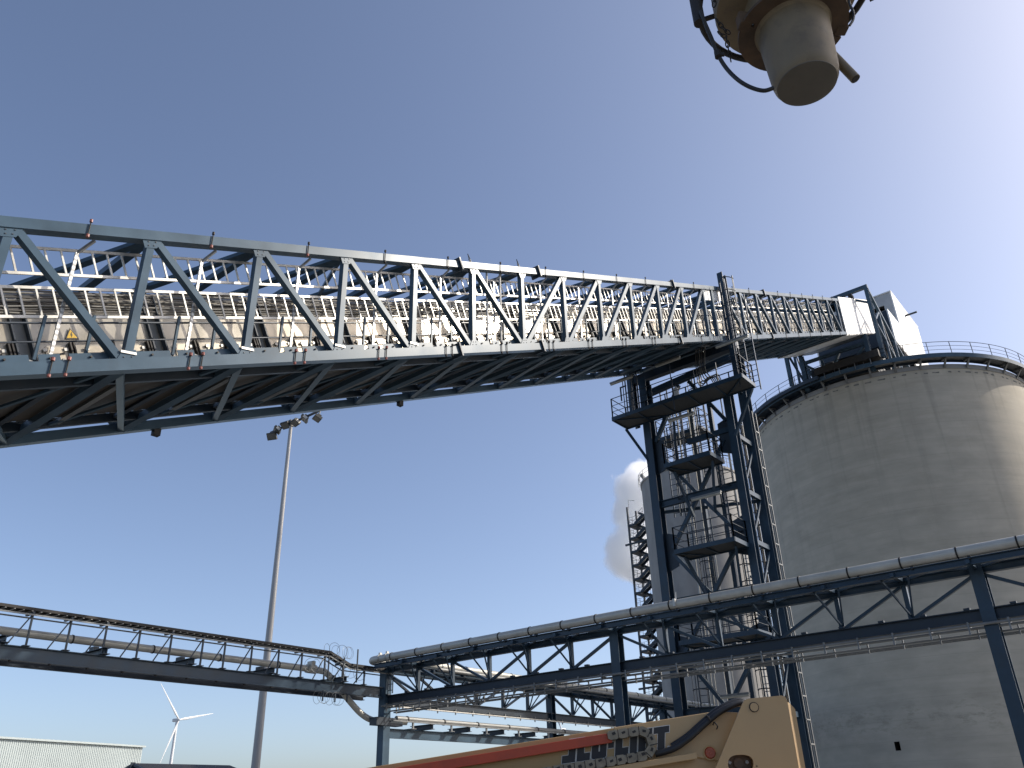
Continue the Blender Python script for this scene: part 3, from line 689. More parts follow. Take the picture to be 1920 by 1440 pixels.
for z in (14.6, 9.8, 5.0): MB().bar((XL + .1, YF + .3, z), (XR - .2, YB, z), .12, .14).build("plan_brace", STEEL_SHADE, tower)
for x in (XR,):
    for z in (17.7, 14.9, 12.5, 10.1, 7.7, 5.3): MB().bar((x, YF + .28, z - .3), (x, YB - .28, z - .3), .18, .22).build("side_beam", STEEL_SHADE, tower)
    for z0_, z1_ in ((5.2, 7.5), (7.6, 10), (10, 12.3), (12.4, 14.8), (14.9, 17.3)):
        MB().bar((x, YF + .25, z0_), (x, YB - .25, z1_ - .25), .10, .10).build("side_brace", STEEL_SHADE, tower)
# thin inner posts and bright conduits
for x, y in ((-16.1, 36.4), (-17.3, 36.7)): MB().bar((x, y, 0), (x, y, 20.6), .2, .2, up=(1, 0, 0)).build("inner_post", STEEL_SHADE, tower)
for x, y, r_ in ((-17.75, 35.9, .05), (-17.6, 35.95, .035), (-17.05, 35.8, .04), (-16.75, 36.0, .03), (-15.1, 36.0, .05), (-15.35, 36.2, .04)):
    MB().tube([(x, y, .2), (x, y, 20.3)], r_, 6).build("conduit", GALV, tower, 40)
# platforms
def platform(x0, x1, y0, y1, z, rails, name="platform", posts=1.15):
    pl = MB().box(x0, x1, y0, y1, z - .05, z).build(name, GRATE, tower)
    fr = MB()
    fr.box(x0 - .04, x1 + .04, y0 - .05, y0, z - .12, z + .08).box(x0 - .04, x1 + .04, y1, y1 + .05, z - .12, z + .08)
    fr.box(x0 - .05, x0, y0, y1, z - .12, z + .08).box(x1, x1 + .05, y0, y1, z - .12, z + .08)
    nb = max(2, int((x1 - x0) / 1.2))
    for k in range(1, nb): xx = x0 + (x1 - x0) * k / nb; fr.box(xx - .04, xx + .04, y0, y1, z - .11, z - .052)
    fr.bar((x0, y0, z - .09), (x0 + (x1 - x0) * .33, y1, z - .09), .05, .05); fr.bar((x1, y0, z - .09), (x1 - (x1 - x0) * .2, y1, z - .09), .05, .05)
    fr.build("platform_frame", STEEL_SHADE, pl)
    rl = MB(); segs = []
    if 'f' in rails: segs.append(((x0, y0), (x1, y0)))
    if 'b' in rails: segs.append(((x0, y1), (x1, y1)))
    if 'l' in rails: segs.append(((x0, y0), (x0, y1)))
    if 'r' in rails: segs.append(((x1, y0), (x1, y1)))
    for a, b in segs:
        L = math.hypot(b[0] - a[0], b[1] - a[1]); n_ = max(1, round(L / posts))
        for zz_, r_ in ((1.12, .024), (.72, .018), (.38, .018)): rl.tube([(a[0], a[1], z + zz_), (b[0], b[1], z + zz_)], r_, 6)
        for k in range(n_ + 1):
            f_ = k / n_; p_ = (a[0] + (b[0] - a[0]) * f_, a[1] + (b[1] - a[1]) * f_, z + .05); rl.bar(p_, (p_[0], p_[1], z + 1.13), .05, .05, up=(1, 0, 0))
    rl.build("railing", STEELD, pl)
    return pl
platform(-20.05, -12.95, 33.35, 34.75, 19.38, "fblr")
platform(-17.45, -15.1, 33.4, 34.8, 16.12, "fblr")
platform(-17.45, -14.55, 33.4, 34.8, 11.95, "fblr")
platform(-17.8, -14.2, 33.5, 34.8, 8.0, "fblr")
platform(-19.8, -17.2, 37.4, 38.6, 19.4, "fblr")
# brackets under platforms
for (xa_, xb_, z_) in ((-20.0, XL - .2, 19.2), (XR + .1, -13.0, 19.2)):
    MB().bar((xa_ if xa_ < -18 else xb_, 34.5, 19.15), ((XL - .1) if xa_ < -18 else XR + .1, YF - .2, 17.2), .12, .14).build("platform_bracket", STEEL_SHADE, tower)
for xx, z_, xt in ((-17.3, 15.95, XL + 1.9), (-15.3, 15.95, XR - 1.5), (-17.3, 11.8, XL + 2.2), (-14.8, 11.8, XR - .8), (-17.0, 18.5, -17.6)):
    MB().bar((xx, 34.0, z_), (xt, YF - .1, z_ - 2.1), .12, .12).build("platform_bracket", STEEL_SHADE, tower)
# vertical ladders with cages
def ladder(x, y, z0_, z1_, cage=True, w_=.45):
    ld = MB()
    for dx in (-w_ / 2, w_ / 2): ld.bar((x + dx, y, z0_), (x + dx, y, z1_ + 1.1), .05, .06, up=(0, 1, 0))
    z_ = z0_ + .2
    while z_ < z1_: ld.tube([(x - w_ / 2, y, z_), (x + w_ / 2, y, z_)], .016, 5); z_ += .3
    lo = ld.build("ladder", STEEL_SHADE, tower)
    if cage:
        cg = MB(); z_ = z0_ + 2.2
        arc = lambda zz_: [Vector((x + .36 * math.sin(t), y - .36 + .36 * -math.cos(t) + .36, zz_)) for t in [R(-100 + 25 * q) for q in range(9)]]
        zs_ = []
        while z_ < z1_ + 1.1: cg.tube([Vector((p.x, y - .05 - .65 * max(0, math.cos(math.asin(max(-1, min(1, (p.x - x) / .37))))), z_)) for p in arc(z_)], .025, 5); zs_.append(z_); z_ += .75
        if zs_:
            for q in (-.33, 0, .33):
                yy = y - .05 - .65 * math.cos(math.asin(q / .37)); cg.bar((x + q, yy, zs_[0]), (x + q, yy, zs_[-1]), .04, .02, up=(1, 0, 0))
            cg.build("ladder_cage", STEELD, lo)
ladder(-17.55, 35.55, 12.0, 19.4); ladder(-15.3, 35.5, 12.0, 16.1); ladder(-16.9, 35.6, 8.0, 12.0); ladder(-15.0, 35.6, 3.0, 12.0); ladder(-17.9, 35.4, 1, 8)
ladder(-19.45, 34.3, 19.4, 21.3, False); ladder(-18.5, 36.2, 14.5, 20.6, False, .4); ladder(-16.4, 35.9, 16.1, 20.8, True)
for x, z0_, z1_ in ((-19.75, 20.5, 21.3), (-19.1, 19.45, 21.9), (-18.75, 19.45, 21.9)): MB().bar((x, 33.9, z0_), (x, 33.9, z1_), .06, .06, up=(1, 0, 0)).bar((x, 33.9, z1_ - .03), (x + .35, 33.9, z1_ - .03), .06, .06).build("gate_post", STEELD, tower)
for z_ in (13.4, 11.1, 9.2): MB().bar((-15.6, 36.9, z_), (-14.7, 36.9, z_), .06, .08).build("cable_support", GALVD, tower)
# caged ladder climbing from the upper platform past the near chord
ladder(-13.3, 34.7, 19.4, 24.6)
ladder(-13.2, 35.6, 19.5, 23.9, False)
# cable ladder on the outer near column with widely spaced rungs
cl_ = MB()
for y in (36.98, 37.42): cl_.bar((-14.17, y, .5), (-14.17, y, 19.2), .05, .05, up=(0, 1, 0))
z_ = 1.0
while z_ < 19: cl_.bar((-14.15, 36.98, z_), (-14.15, 37.42, z_), .04, .05); z_ += .95
cl_.build("cable_ladder", GALVD, tower)
cl_ = MB()
for x in (-14.95, -15.35): cl_.bar((x, 37.45, .5), (x, 37.45, 19.2), .04, .05, up=(0, 1, 0))
z_ = 1.0
while z_ < 19: cl_.bar((-14.95, 37.4, z_), (-15.35, 37.4, z_), .03, .04); z_ += .6
cl_.build("cable_ladder", GALVD, tower)
for k in range(5): MB().tube([(-14.98 - k * .075, 37.38 + .02 * (k % 2), .5), (-14.98 - k * .075, 37.38 + .02 * (k % 2), 18.8)], .032, 6).build("cable", [BROWN, CABLES[1], BROWN, CABLES[2], CABLES[1]][k], tower, 50)
# bunch of cables looping from the bridge to the tower
for k in range(6):
    a = Vector((-15.2 - k * .10, 34.9, zb - .2)); b = Vector((-14.9 - k * .08, 35.0, 19.6))
    pts = [a, a + Vector((0, -.25, -.9)), a + Vector((.0, -.32, -1.5 - .1 * k)), a + Vector((.2, -.25, -1.9 - .06 * k)), a + Vector((.45, -.05, -1.75)), b + Vector((.25, 0, .65)), b + Vector((.25, .05, 0))]
    sm = []
    for q in range(len(pts) - 1):
        for t in range(4):
            f_ = t / 4; P_ = [pts[max(0, q - 1)], pts[q], pts[q + 1], pts[min(len(pts) - 1, q + 2)]]
            sm.append(.5 * ((2 * P_[1]) + (P_[2] - P_[0]) * f_ + (2 * P_[0] - 5 * P_[1] + 4 * P_[2] - P_[3]) * f_ ** 2 + (3 * P_[1] - P_[0] - 3 * P_[2] + P_[3]) * f_ ** 3))
    MB().tube(sm + [pts[-1]], .03, 6).build("cable_loop", CABLES[k % 3], tower, 60)
q = Vector((-16.95, 34.6, 19.4)); MB().lathe([(.01, .0), (.13, .02), (.14, .3), (.12, .62), (.05, .72), (.01, .73)], q + Vector((0, 0, .5)), 12).build("warning_beacon", WHITE, tower, 40)
# strip lights on their brackets
def strip_light(p, ln, label, post=None, tilt=0):
    t = thing("strip_light", p, label, "lamp", "fluorescent strip lights on the support tower")
    p = Vector(p)
    MB().bar(p + Vector((-ln / 2, 0, -tilt / 2)), p + Vector((ln / 2, 0, tilt / 2)), .15, .07, off=(0, .035)).build("lamp_body", GALVD, t)
    MB().tube([p + Vector((-ln / 2 + .02, 0, -.03 - tilt / 2)), p + Vector((ln / 2 - .02, 0, -.03 + tilt / 2))], .065, 8).build("diffuser", TUBE, t, 40)
    if post: MB().tube([p + Vector((0, .04, .06)), p + Vector((0, .10, .06)), p + Vector((0, .10, -post))], .024, 6).build("bracket", STEELD, t)
strip_light(at(1165, 713, 'y', 33.2), 1.35, "strip light at the far left corner of the upper tower platform", 2.0)
strip_light(at(1252, 678, 'y', 33.2), 1.4, "strip light under the bridge, in front of the upper tower platform", 2.6)
strip_light(at(1277, 782, 'y', 33.3), 1.4, "strip light hanging just below the upper tower platform", .0)
strip_light(at(1372, 640, 'y', 33.7), 1.7, "strip light at the bridge edge beside the caged ladder of the tower", 2.4)
strip_light(at(1324, 930, 'y', 33.6), 1.5, "strip light between the second and third tower platforms", .0)
strip_light(at(1378, 1304, 'y', 33.9), 1.3, "strip light low on the tower just above the yellow lift", .0)

# ------------------------------------------------------------------ pipe racks (corner column at CX, CY)
CX, CY = -31.8, 29.27
SPAN = 13.43; PAN = SPAN / 6
rackB = thing("pipe_rack", (CX, CY, 0), "dark blue lattice pipe rack crossing the lower right in front of the tower and silo", "pipe rack")
rackD = thing("pipe_rack", (CX, CY + 1, 0), "dark blue lattice pipe rack running back from the corner column towards the slim silo", "pipe rack")
rackA = thing("pipe_rack", (CX, 10, 0), "single steel I beam pipe rack at lower left below the bridge", "pipe rack")
rackC = thing("pipe_rack", (CX, CY + .6, 0), "low sunlit pale blue beam with saddle stubs behind the corner column", "pipe rack")
ZT, ZBt = 8.02, 6.65
def column(x, y, z, par, s=.40, d=.42): 
    MB().ibeam((x, y, 0), (x, y, z), s, d, .03, .03, up=(0, 1, 0)).build("column", STEEL_SHADE, par)
def lattice(par, org, dv, nv, spans, near):
    """org: corner at ground; dv along; nv unit toward the outrigger chord"""
    org, dv, nv = Vector(org), Vector(dv), Vector(nv)
    P = lambda s_, z_, o_=0: org + dv * s_ + nv * o_ + Vector((0, 0, z_))
    L = spans * SPAN
    MB().ibeam(P(.2, ZT), P(L, ZT), .22, .26, .025, .02).build("top_chord", STEEL_SHADE, par)
    MB().ibeam(P(.2, ZT + .08, near), P(L, ZT + .08, near), .2, .22, .025, .02).build("outrigger_chord", STEEL_SHADE, par)
    MB().ibeam(P(.2, ZBt), P(L, ZBt), .26, .38, .03, .02).build("bottom_chord", STEELD, par)
    for s_ in range(spans * 6 + 1):
        a = s_ * PAN; sp = s_ % 6
        if sp: MB().bar(P(a, ZBt + .19), P(a, ZT - .13), .15, .15, up=nv).build("upright", STEEL_SHADE, par)
        if s_ < spans * 6:
            if sp < 3: MB().bar(P(a + .1, ZT - .15), P(a + PAN - .1, ZBt + .2), .10, .12, up=nv).build("diagonal", STEEL_SHADE, par)
            else: MB().bar(P(a + .1, ZBt + .2), P(a + PAN - .1, ZT - .15), .10, .12, up=nv).build("diagonal", STEEL_SHADE, par)
            # outrigger deck bracing
            MB().bar(P(a, ZT + .04), P(a + PAN / 2, ZT + .06, near - .1), .08, .08).build("deck_brace", STEEL_SHADE, par)
            MB().bar(P(a + PAN / 2, ZT + .06, near - .1), P(a + PAN, ZT + .04), .08, .08).build("deck_brace", STEEL_SHADE, par)
        MB().bar(P(a, ZT + .05, .1), P(a, ZT + .05, near + .2), .12, .12).build("outrigger", STEEL_SHADE, par)
        if sp:
            MB().bar(P(a + .06, ZBt + .2, .03), P(a - .42, ZT - .02, near - .05), .055, .055).build("outrigger_strut", STEEL_SHADE, par)
            MB().bar(P(a + .06, ZBt + .2, .03), P(a + .42, ZT - .02, near - .05), .055, .055).build("outrigger_strut", STEEL_SHADE, par)
    return P
PB = lattice(rackB, (CX, CY, 0), (1, 0, 0), (0, -1, 0), 3, .95)
PD = lattice(rackD, (CX, CY, 0), (0, 1, 0), (1, 0, 0), 3, .95)
for k in range(0, 4):
    column(CX + k * SPAN, CY, ZT + .15, rackB) if k else MB().box(CX - .21, CX + .21, CY - .21, CY + .21, 0, ZT + .3).build("column", STEEL, rackB)
for k in range(1, 4): column(CX, CY + k * SPAN, ZT - .15, rackD)
MB().box(CX - .25, CX + .25, CY - .7, CY + 1.0, 5.5, 5.85).build("corbel", STEELD, rackB)
# service lines slung under rack B
for k, (dz, off, r_) in enumerate(((-.30, .30, .045), (-.38, .12, .04), (-.50, -.2, .035))):
    MB().tube([PB(.1, ZBt + dz, off), PB(3 * SPAN, ZBt + dz, off)], r_, 8).build("service_line", PIPEG, rackB, 40)
for k in range(36):
    s_ = .5 + k * 1.12; MB().bar(PB(s_, ZBt - .2, .34), PB(s_, ZBt - .58, .34), .05, .05, up=(1, 0, 0)).bar(PB(s_, ZBt - .34, .36), PB(s_, ZBt - .34, -.3), .05, .05).bar(PB(s_ + .12, ZBt - .3, -.2), PB(s_ + .12, ZBt - .66, -.2), .05, .04, up=(1, 0, 0)).build("hanger", GALVD, rackB)
for k in range(30):
    s_ = .3 + k * 1.3; MB().box(PB(s_, 0).x - .09, PB(s_, 0).x + .09, CY - .17, CY - .02, ZBt + .192, ZBt + .25).build("chord_lug", STEELD, rackB)
lt_ = MB()
for o_ in (-.42, -.62): lt_.bar(PB(.2, ZBt - .55, o_), PB(3 * SPAN, ZBt - .55, o_), .03, .06)
for k in range(130): lt_.bar(PB(.3 + k * .3, ZBt - .56, -.42), PB(.3 + k * .3, ZBt - .56, -.62), .03, .02)
lt_.build("cable_tray", GALVD, rackB)
MB().bar(PD(.3, ZBt - .27, .18), PD(3 * SPAN, ZBt - .27, .18), .16, .05).build("cable_tray", GALV, rackD)
for k in range(28): MB().bar(PD(.8 + k * 1.35, ZBt - .12, .18), PD(.8 + k * 1.35, ZBt - .40, .18), .05, .05, up=(1, 0, 0)).build("hanger", GALVD, rackD)
# ladder at the corner column
ld = MB()
for x in (.30, .62): ld.bar((CX + x, CY - .1, 6.9), (CX + x, CY - .1, 8.2), .04, .05, up=(0, 1, 0))
for k in range(4): ld.bar((CX + .30, CY - .1, 7.05 + k * .28), (CX + .62, CY - .1, 7.05 + k * .28), .03, .03)
ld.build("ladder", STEEL_SHADE, rackB)

def smooth_path(pts, n=8):
    pts = [Vector(p) for p in pts]; o = []
    for q in range(len(pts) - 1):
        P_ = [pts[max(0, q - 1)], pts[q], pts[q + 1], pts[min(len(pts) - 1, q + 2)]]
        for t in range(n):
            f_ = t / n; o.append(.5 * ((2 * P_[1]) + (P_[2] - P_[0]) * f_ + (2 * P_[0] - 5 * P_[1] + 4 * P_[2] - P_[3]) * f_ ** 2 + (3 * P_[1] - P_[0] - 3 * P_[2] + P_[3]) * f_ ** 3))
    return o + [pts[-1]]
# big pipe lying on rack B's outrigger, elbow at the corner, then back along rack D
ZP = ZT + .40; r_p = .175
bp = thing("insulated_pipe", (CX, CY - 1, ZP), "thick cream grey insulated pipe lying on top of the lower right rack", "pipe")
arc = [(CX - .35 + .62 - .62 * math.sin(R(t)), CY - .95 + .62 - .62 * math.cos(R(t)), ZP) for t in range(0, 91, 15)]
MB().tube([(CX + 3 * SPAN, CY - .95, ZP)] + arc + [(CX - .35, CY + 1.5, ZP)], r_p, 16).build("pipe", PIPE, bp, 40)
for k in range(24):
    s_ = 1.4 + k * 1.68; MB().tube([(CX + s_, CY - .95, ZP), (CX + s_ + .05, CY - .95, ZP)], r_p + .018, 16).build("band", DARK, bp, 40)
    MB().box(CX + s_ + .28, CX + s_ + .36, CY - 1.03, CY - .87, ZP - r_p - .1, ZP - r_p + .02).build("saddle", DARK, bp)
for s_ in (.55, 1.05): 
    MB().tube([(CX + s_, CY - .95, ZP), (CX + s_ + .06, CY - .95, ZP)], r_p + .03, 16).build("band", GALV, bp, 40)
    MB().box(CX + s_ - .02, CX + s_ + .08, CY - 1.02, CY - .9, ZP + r_p, ZP + r_p + .1).build("valve_stub", GALV, bp)
for s_ in (16.8, 29.6):
    MB().tube([(CX + s_, CY - .95, ZP + r_p), (CX + s_, CY - .95, ZP + r_p + .12), (CX + s_ + .02, CY - .95, ZP + r_p + .28)], .02, 6).box(CX + s_ - .05, CX + s_ + .05, CY - 1.16, CY - 1.08, ZP - .1, ZP + .18).build("vent_cock", GALV, bp)
dp = thing("insulated_pipe", (CX + .5, CY + 2, ZP), "cream insulated pipe on the rear rack, seen through the lattice behind the corner column", "pipe")
MB().tube([(CX + .80, CY + .4, ZP), (CX + .80, CY + 40, ZP)], .17, 14).build("pipe", PIPE, dp, 40)
MB().tube([(CX + 1.25, CY + 2.4, ZP - .25), (CX + 1.25, CY + 40, ZP - .25)], .09, 10).build("thin_pipe", PIPEG, dp, 40)
for k in range(20): MB().tube([(CX + .80, CY + 3 + k * 1.9, ZP), (CX + .80, CY + 3.07 + k * 1.9, ZP)], .19, 14).build("band", DARK if k % 3 else GALVD, dp, 40)

# rack A : I beam with stub saddles
YA0 = -6.0
MB().ibeam((CX, YA0, 6.98), (CX, CY - .25, 6.98), .24, .48, .03, .02).build("main_beam", STEEL_SHADE, rackA)
MB().ibeam((CX - 1.3, YA0, 6.98), (CX - 1.3, CY - .25, 6.98), .24, .48, .03, .02).build("main_beam", STEELD, rackA)
column(CX, 11.3, 7.35, rackA); column(CX - 1.3, 11.3, 7.35, rackA); column(CX, -4.5, 6.7, rackA)
for k in range(26):
    y = YA0 + .7 + k * 1.33
    if y < CY - .6: MB().box(CX - .04, CX + .1, y - .03, y + .03, 6.69, 6.737).build("beam_bolt", DARK, rackA)
for px in (9, 195, 356, 505, 640):
    y = at(px, 1262 - .17 * (505 - px), 'x', CX).y
    MB().ibeam((CX + .35, y, 7.36), (CX - 1.5, y, 7.36), .26, .24, .025, .02).build("saddle_stub", STEELD, rackA)
    MB().box(CX - .9, CX - .55, y - .1, y + .1, 7.48, 7.62).build("pipe_shoe", STEELD, rackA)
# stands and cable tray
tray = thing("cable_tray", (CX, 10, 8.4), "long dark cable tray on slender A stands above the lower left rack", "cable tray")
stands = [at(x, y, 'x', CX + .1).y for x, y in ((48, 1210), (122, 1219), (190, 1228.7), (254, 1235.7), (314, 1243), (374, 1250), (416, 1256.5), (467, 1263), (518, 1270), (562, 1276), (605.6, 1282.5), (640, 1286), (681, 1292))]
dy = stands[1] - stands[0]
stands = [stands[0] - dy * q for q in range(5, 0, -1)] + stands
YK = 25.6                                   # kink
ztray = lambda y: 8.48 if y < YK else max(8.05, 8.48 - (y - YK) * .36)
for y in stands:
    MB().bar((CX + .12, y, 7.225), (CX + .12, y, ztray(y) - .14), .06, .06, up=(1, 0, 0)).bar((CX + .12, y - .62, 7.225), (CX + .12, y - .02, ztray(y) - .2), .04, .04).box(CX + .02, CX + .22, y - .12, y + .12, 7.225, 7.25).bar((CX + .18, y, ztray(y) - .12), (CX - .42, y, ztray(y) - .12), .08, .08).build("stand", STEELD, tray)
ys = [YA0, YK, YK + 1.2, CY + .3]
for x in (CX + .18, CX - .40):
    mb = MB()
    for a, b in zip(ys, ys[1:]): mb.bar((x, a, ztray(a)), (x, b, ztray(b)), .035, .10)
    mb.build("side_rail", DARK if x > CX else GALVD, tray)
mb = MB(); y = YA0
while y < CY: mb.bar((CX + .18, y, ztray(y) - .06), (CX - .40, y, ztray(y) - .06), .05, .03); y += .3
mb.build("rungs", GALV, tray)
for x in (CX + .2, CX - .42):
    mb = MB()
    for a, b in zip(ys, ys[1:]): mb.bar((x, a, ztray(a) - .2), (x, b, ztray(b) - .2), .03, .05)
    mb.build("lower_rail", GALVD, tray)
for k in range(7): MB().tube([(CX + .1 - k * .075, a, ztray(a) + .03 + .012 * (k % 2)) for a in ys], .035, 6).build("cable", [DARK, BROWN, CABLES[1]][k % 3], tray, 60)
pa = thing("insulated_pipe", (CX - .72, 10, 7.8), "cream pipe on the lower left I beam rack, bending down to the corner column", "pipe")
drop = smooth_path([(CX - .72, 24.6, 7.80), (CX - .72, 25.7, 7.78), (CX - .70, 26.3, 7.62), (CX - .62, 27.6, 6.55), (CX - .5, 28.3, 6.0), (CX - .4, 29.0, 5.75), (CX - .1, 29.9, 5.72), (CX + .18, 30.6, 5.72)], 6)
MB().tube([(CX - .72, YA0, 7.80)] + drop, .145, 14).build("pipe", PIPE, pa, 40)
for y in (stands[4], 14.2, 17.4, 20.4, 23.4): MB().tube([(CX - .72, y, 7.8), (CX - .72, y + .05, 7.8)], .165, 14).build("band", DARK, pa, 40)
q = Vector((CX - .72, 25.0, 7.8)); MB().tube([q, q + Vector((0, .5, 0))], .20, 12).box(q.x - .1, q.x + .25, q.y + .1, q.y + .3, q.z, q.z + .32).build("valve", PIPE, pa)
# rack C : lower sunlit beam behind the corner column with its pipe
MB().ibeam((CX, CY + .25, 5.18), (CX, CY + 16, 5.18), .24, .42, .03, .02).build("main_beam", STEEL, rackC)
for k in range(5):
    y = CY + 2.6 + k * 2.75
    MB().ibeam((CX + .75, y, 5.53), (CX - .75, y, 5.53), .26, .24, .025, .02).build("saddle_stub", STEELD, rackC)
    MB().bar((CX + .35, y - 1.0, 5.40), (CX + .35, y - 1.0, 5.72), .08, .08, up=(1, 0, 0)).box(CX - .1, CX + .45, y - 1.15, y - .85, 5.395, 5.42).build("prop", GALVD, rackC)
pc = thing("insulated_pipe", (CX + .2, CY + 1, 5.8), "grey pipe with a bright conduit along the low beam behind the corner column", "pipe")
MB().tube([(CX + .18, CY + .62, 5.84), (CX + .18, CY + 17, 5.84)], .13, 12).build("pipe", PIPEG, pc, 40)
MB().bar((CX + .4, CY + .2, 5.72), (CX + .4, CY + 17, 5.72), .06, .06).build("conduit", GALVD, pc)
for k in range(6): MB().tube([(CX + .18, CY + 1.3 + k * 2.6, 5.84), (CX + .18, CY + 1.38 + k * 2.6, 5.84)], .155, 12).build("band", DARK, pc, 40)
# razor wire guard round the tray
rw = thing("razor_wire", (CX + .1, 26, 7.2), "tangle of barbed wire coils on short posts around the tray kink", "barbed wire")
for (y, z0_, z1_) in ((25.4, 7.25, 8.3), (26.3, 7.25, 8.3), (27.1, 7.25, 8.75), (25.2, 6.3, 6.74), (25.9, 6.3, 6.74), (26.6, 6.35, 6.74)): MB().bar((CX + .35, y, z0_), (CX + .35, y, z1_), .05, .05, up=(1, 0, 0)).build("post", STEELD, rw)
for (yc, zc_, n_, rr_) in ((26.1, 8.55, 7, .27), (25.1, 7.75, 4, .32), (26.8, 7.7, 4, .3), (25.6, 6.45, 6, .28)):
    mb = MB()
    for k in range(n_):
        c0 = Vector((CX + .3 + random.uniform(-.15, .2), yc - .7 + k * 1.5 / n_, zc_ + random.uniform(-.06, .06))); tl = random.uniform(-.5, .5)
        mb.tube([c0 + Vector((math.sin(tl) * rr_ * math.cos(t), rr_ * math.cos(t), rr_ * math.sin(t))) for t in [2 * math.pi * q / 18 for q in range(19)]], .008, 4)
    mb.build("wire_coil", GALVD, rw)

# ------------------------------------------------------------------ light mast
MB0 = at(478, 1440, 'y', 34.0); MT = at(546, 793, 'y', 34.0)
mast = thing("light_mast", (MT.x, 34, 0), "tall tapered grey floodlight mast standing behind the lower left rack under the bridge", "light mast")
MB().tube([(MT.x, 34, 0), (MT.x, 34, MT.z * .5), (MT.x, 34, MT.z)], .30, 12, r2=.125).build("pole", MASTM, mast, 30)
E1, E2 = at(503, 812, 'y', 34.0), at(600, 778, 'y', 34.0)
zt = MT.z - .05
arm0, arm1 = Vector((E1.x + .3, 34, zt)), Vector((E2.x - .1, 34, zt))
MB().bar(arm0, arm1, .14, .12).bar((MT.x, 34, zt - .25), (MT.x, 34, zt + .25), .34, .34).build("crossarm", LAMPB, mast)
for k, (px, py, yaw, tilt) in enumerate(((510, 818, 25, 35), (520, 806, -30, 50), (536, 797, 10, 55), (554, 792, -10, 60), (571, 785, -35, 50), (595, 784, -20, 65))):
    c = at(px, py, 'y', 33.8); Rm = Matrix.Rotation(R(yaw), 3, 'Z') @ Matrix.Rotation(R(tilt), 3, 'X')
    def bx(mb, x0, x1, y0, y1, z0, z1): mb.quadbox([c + Rm @ Vector(p) for p in ((x0, y0, z0), (x1, y0, z0), (x1, y1, z0), (x0, y1, z0), (x0, y0, z1), (x1, y0, z1), (x1, y1, z1), (x0, y1, z1))]); return mb
    fl = bx(bx(MB(), -.38, .38, -.10, .08, -.28, .28), -.2, .2, .08, .28, -.16, .16).build("floodlight", LAMPB, mast)
    bx(MB(), -.33, .33, -.112, -.101, -.23, .23).build("glass", GLASS, fl)
    if k in (1, 3, 4): bx(MB(), .381, .40, -.1, .1, -.2, .12).build("reflector_edge", GALV, fl)
    MB().bar((c.x, 34, zt), (c.x, 33.9, c.z), .06, .06).build("yoke", LAMPB, fl)

# ------------------------------------------------------------------ wind turbines
def turbine(hub, bl, angs, foot, label, yaw):
    hub = Vector(hub); t = thing("wind_turbine", (hub.x, hub.y, 0), label, "wind turbine", "wind turbines on the horizon")
    f = (CAM - hub); f.z = 0; f.normalize(); f = Matrix.Rotation(R(yaw), 3, 'Z') @ f
    MB().tube([(hub.x, hub.y, 0), (hub.x, hub.y, hub.z * .5), (hub.x, hub.y, hub.z - 1.5)], 2.5, 16, r2=1.5).build("tower", TURB, t, 40)
    a = hub - f * 7; MB().bar(a, hub + f * 2, 3.6, 3.8).build("nacelle", TURB, t, bevel=.6)
    hc = hub + f * 3.6; 
    MB().tube([hc - f * 1.8, hc, hc + f * 1.2, hc + f * 2.0], 1.9, 14, r2=.6).build("hub", TURB, t, 50)
    side = f.cross(Vector((0, 0, 1))).normalized() * -1
    for an in angs:
        d = side * math.cos(R(an)) + Vector((0, 0, 1)) * math.sin(R(an)); cr = d.cross(f).normalized()
        mb = MB(); secs = ((0, .9, .9), (.06, .95, .9), (.18, 1.6, .6), (.4, 1.15, .35), (.7, .7, .2), (.95, .35, .1), (1, .1, .05)); rings = []
        for fr, ch, th in secs:
            b = len(mb.v); rings.append(b)
            for q in range(10):
                an2 = 2 * math.pi * q / 10; mb.v.append(hc + d * (fr * bl) + cr * (ch * math.cos(an2)) + f * (th * math.sin(an2)))
        for b0_, b1_ in zip(rings, rings[1:]):
            for q in range(10): mb.f.append((b0_ + q, b0_ + (q + 1) % 10, b1_ + (q + 1) % 10, b1_ + q))
        mb.f.append(tuple(rings[-1] + q for q in range(10))); mb.build("blade", TURB, t, 60)
turbine(at(332, 1350, 'y', 600), 54, (131, 12, 250), 0, "white wind turbine far away between the pale hall and the light mast", 38)
turbine(at(1055, 1368, 'y', 1000), 62, (110, -14, 236), 0, "white wind turbine glimpsed behind the rack columns above the lift boom", -25)

# ------------------------------------------------------------------ pale hall and dark canopy at lower left
ha_, hb_ = at(-60, 1379.3, 'z', 11.0), at(268, 1400, 'z', 11.0)
hall = thing("warehouse", (hb_.x, hb_.y, 0), "pale green corrugated metal hall at the lower left edge below the rack", "building")
dv = (ha_ - hb_); L = dv.length + 25; dv.normalize(); nv = Vector((-dv.y, dv.x, 0)); nv = nv if nv.dot(CAM - hb_) > 0 else -nv
mb = MB(); PT = .28; k = int(L / PT); b0 = Vector((hb_.x, hb_.y, 0))
for i in range(k):
    s_ = i * PT
    prof = [(0, 0), (.10, 0), (.14, .05), (.24, .05), (.28, 0)]
    for (a, oa), (c_, oc) in zip(prof, prof[1:]):
        p_, q_ = b0 + dv * (s_ + a) + nv * oa, b0 + dv * (s_ + c_) + nv * oc
        b = len(mb.v); mb.v += [p_, q_, q_ + Vector((0, 0, 10.9)), p_ + Vector((0, 0, 10.9))]; mb.f.append((b, b + 1, b + 2, b + 3))
mb.build("corrugated_wall", HALLM, hall)
MB().bar(b0 + dv * -.2 + nv * .1 + Vector((0, 0, 11.0)), b0 + dv * L + nv * .1 + Vector((0, 0, 11.0)), .5, .22).build("eaves_trim", HALLM, hall)
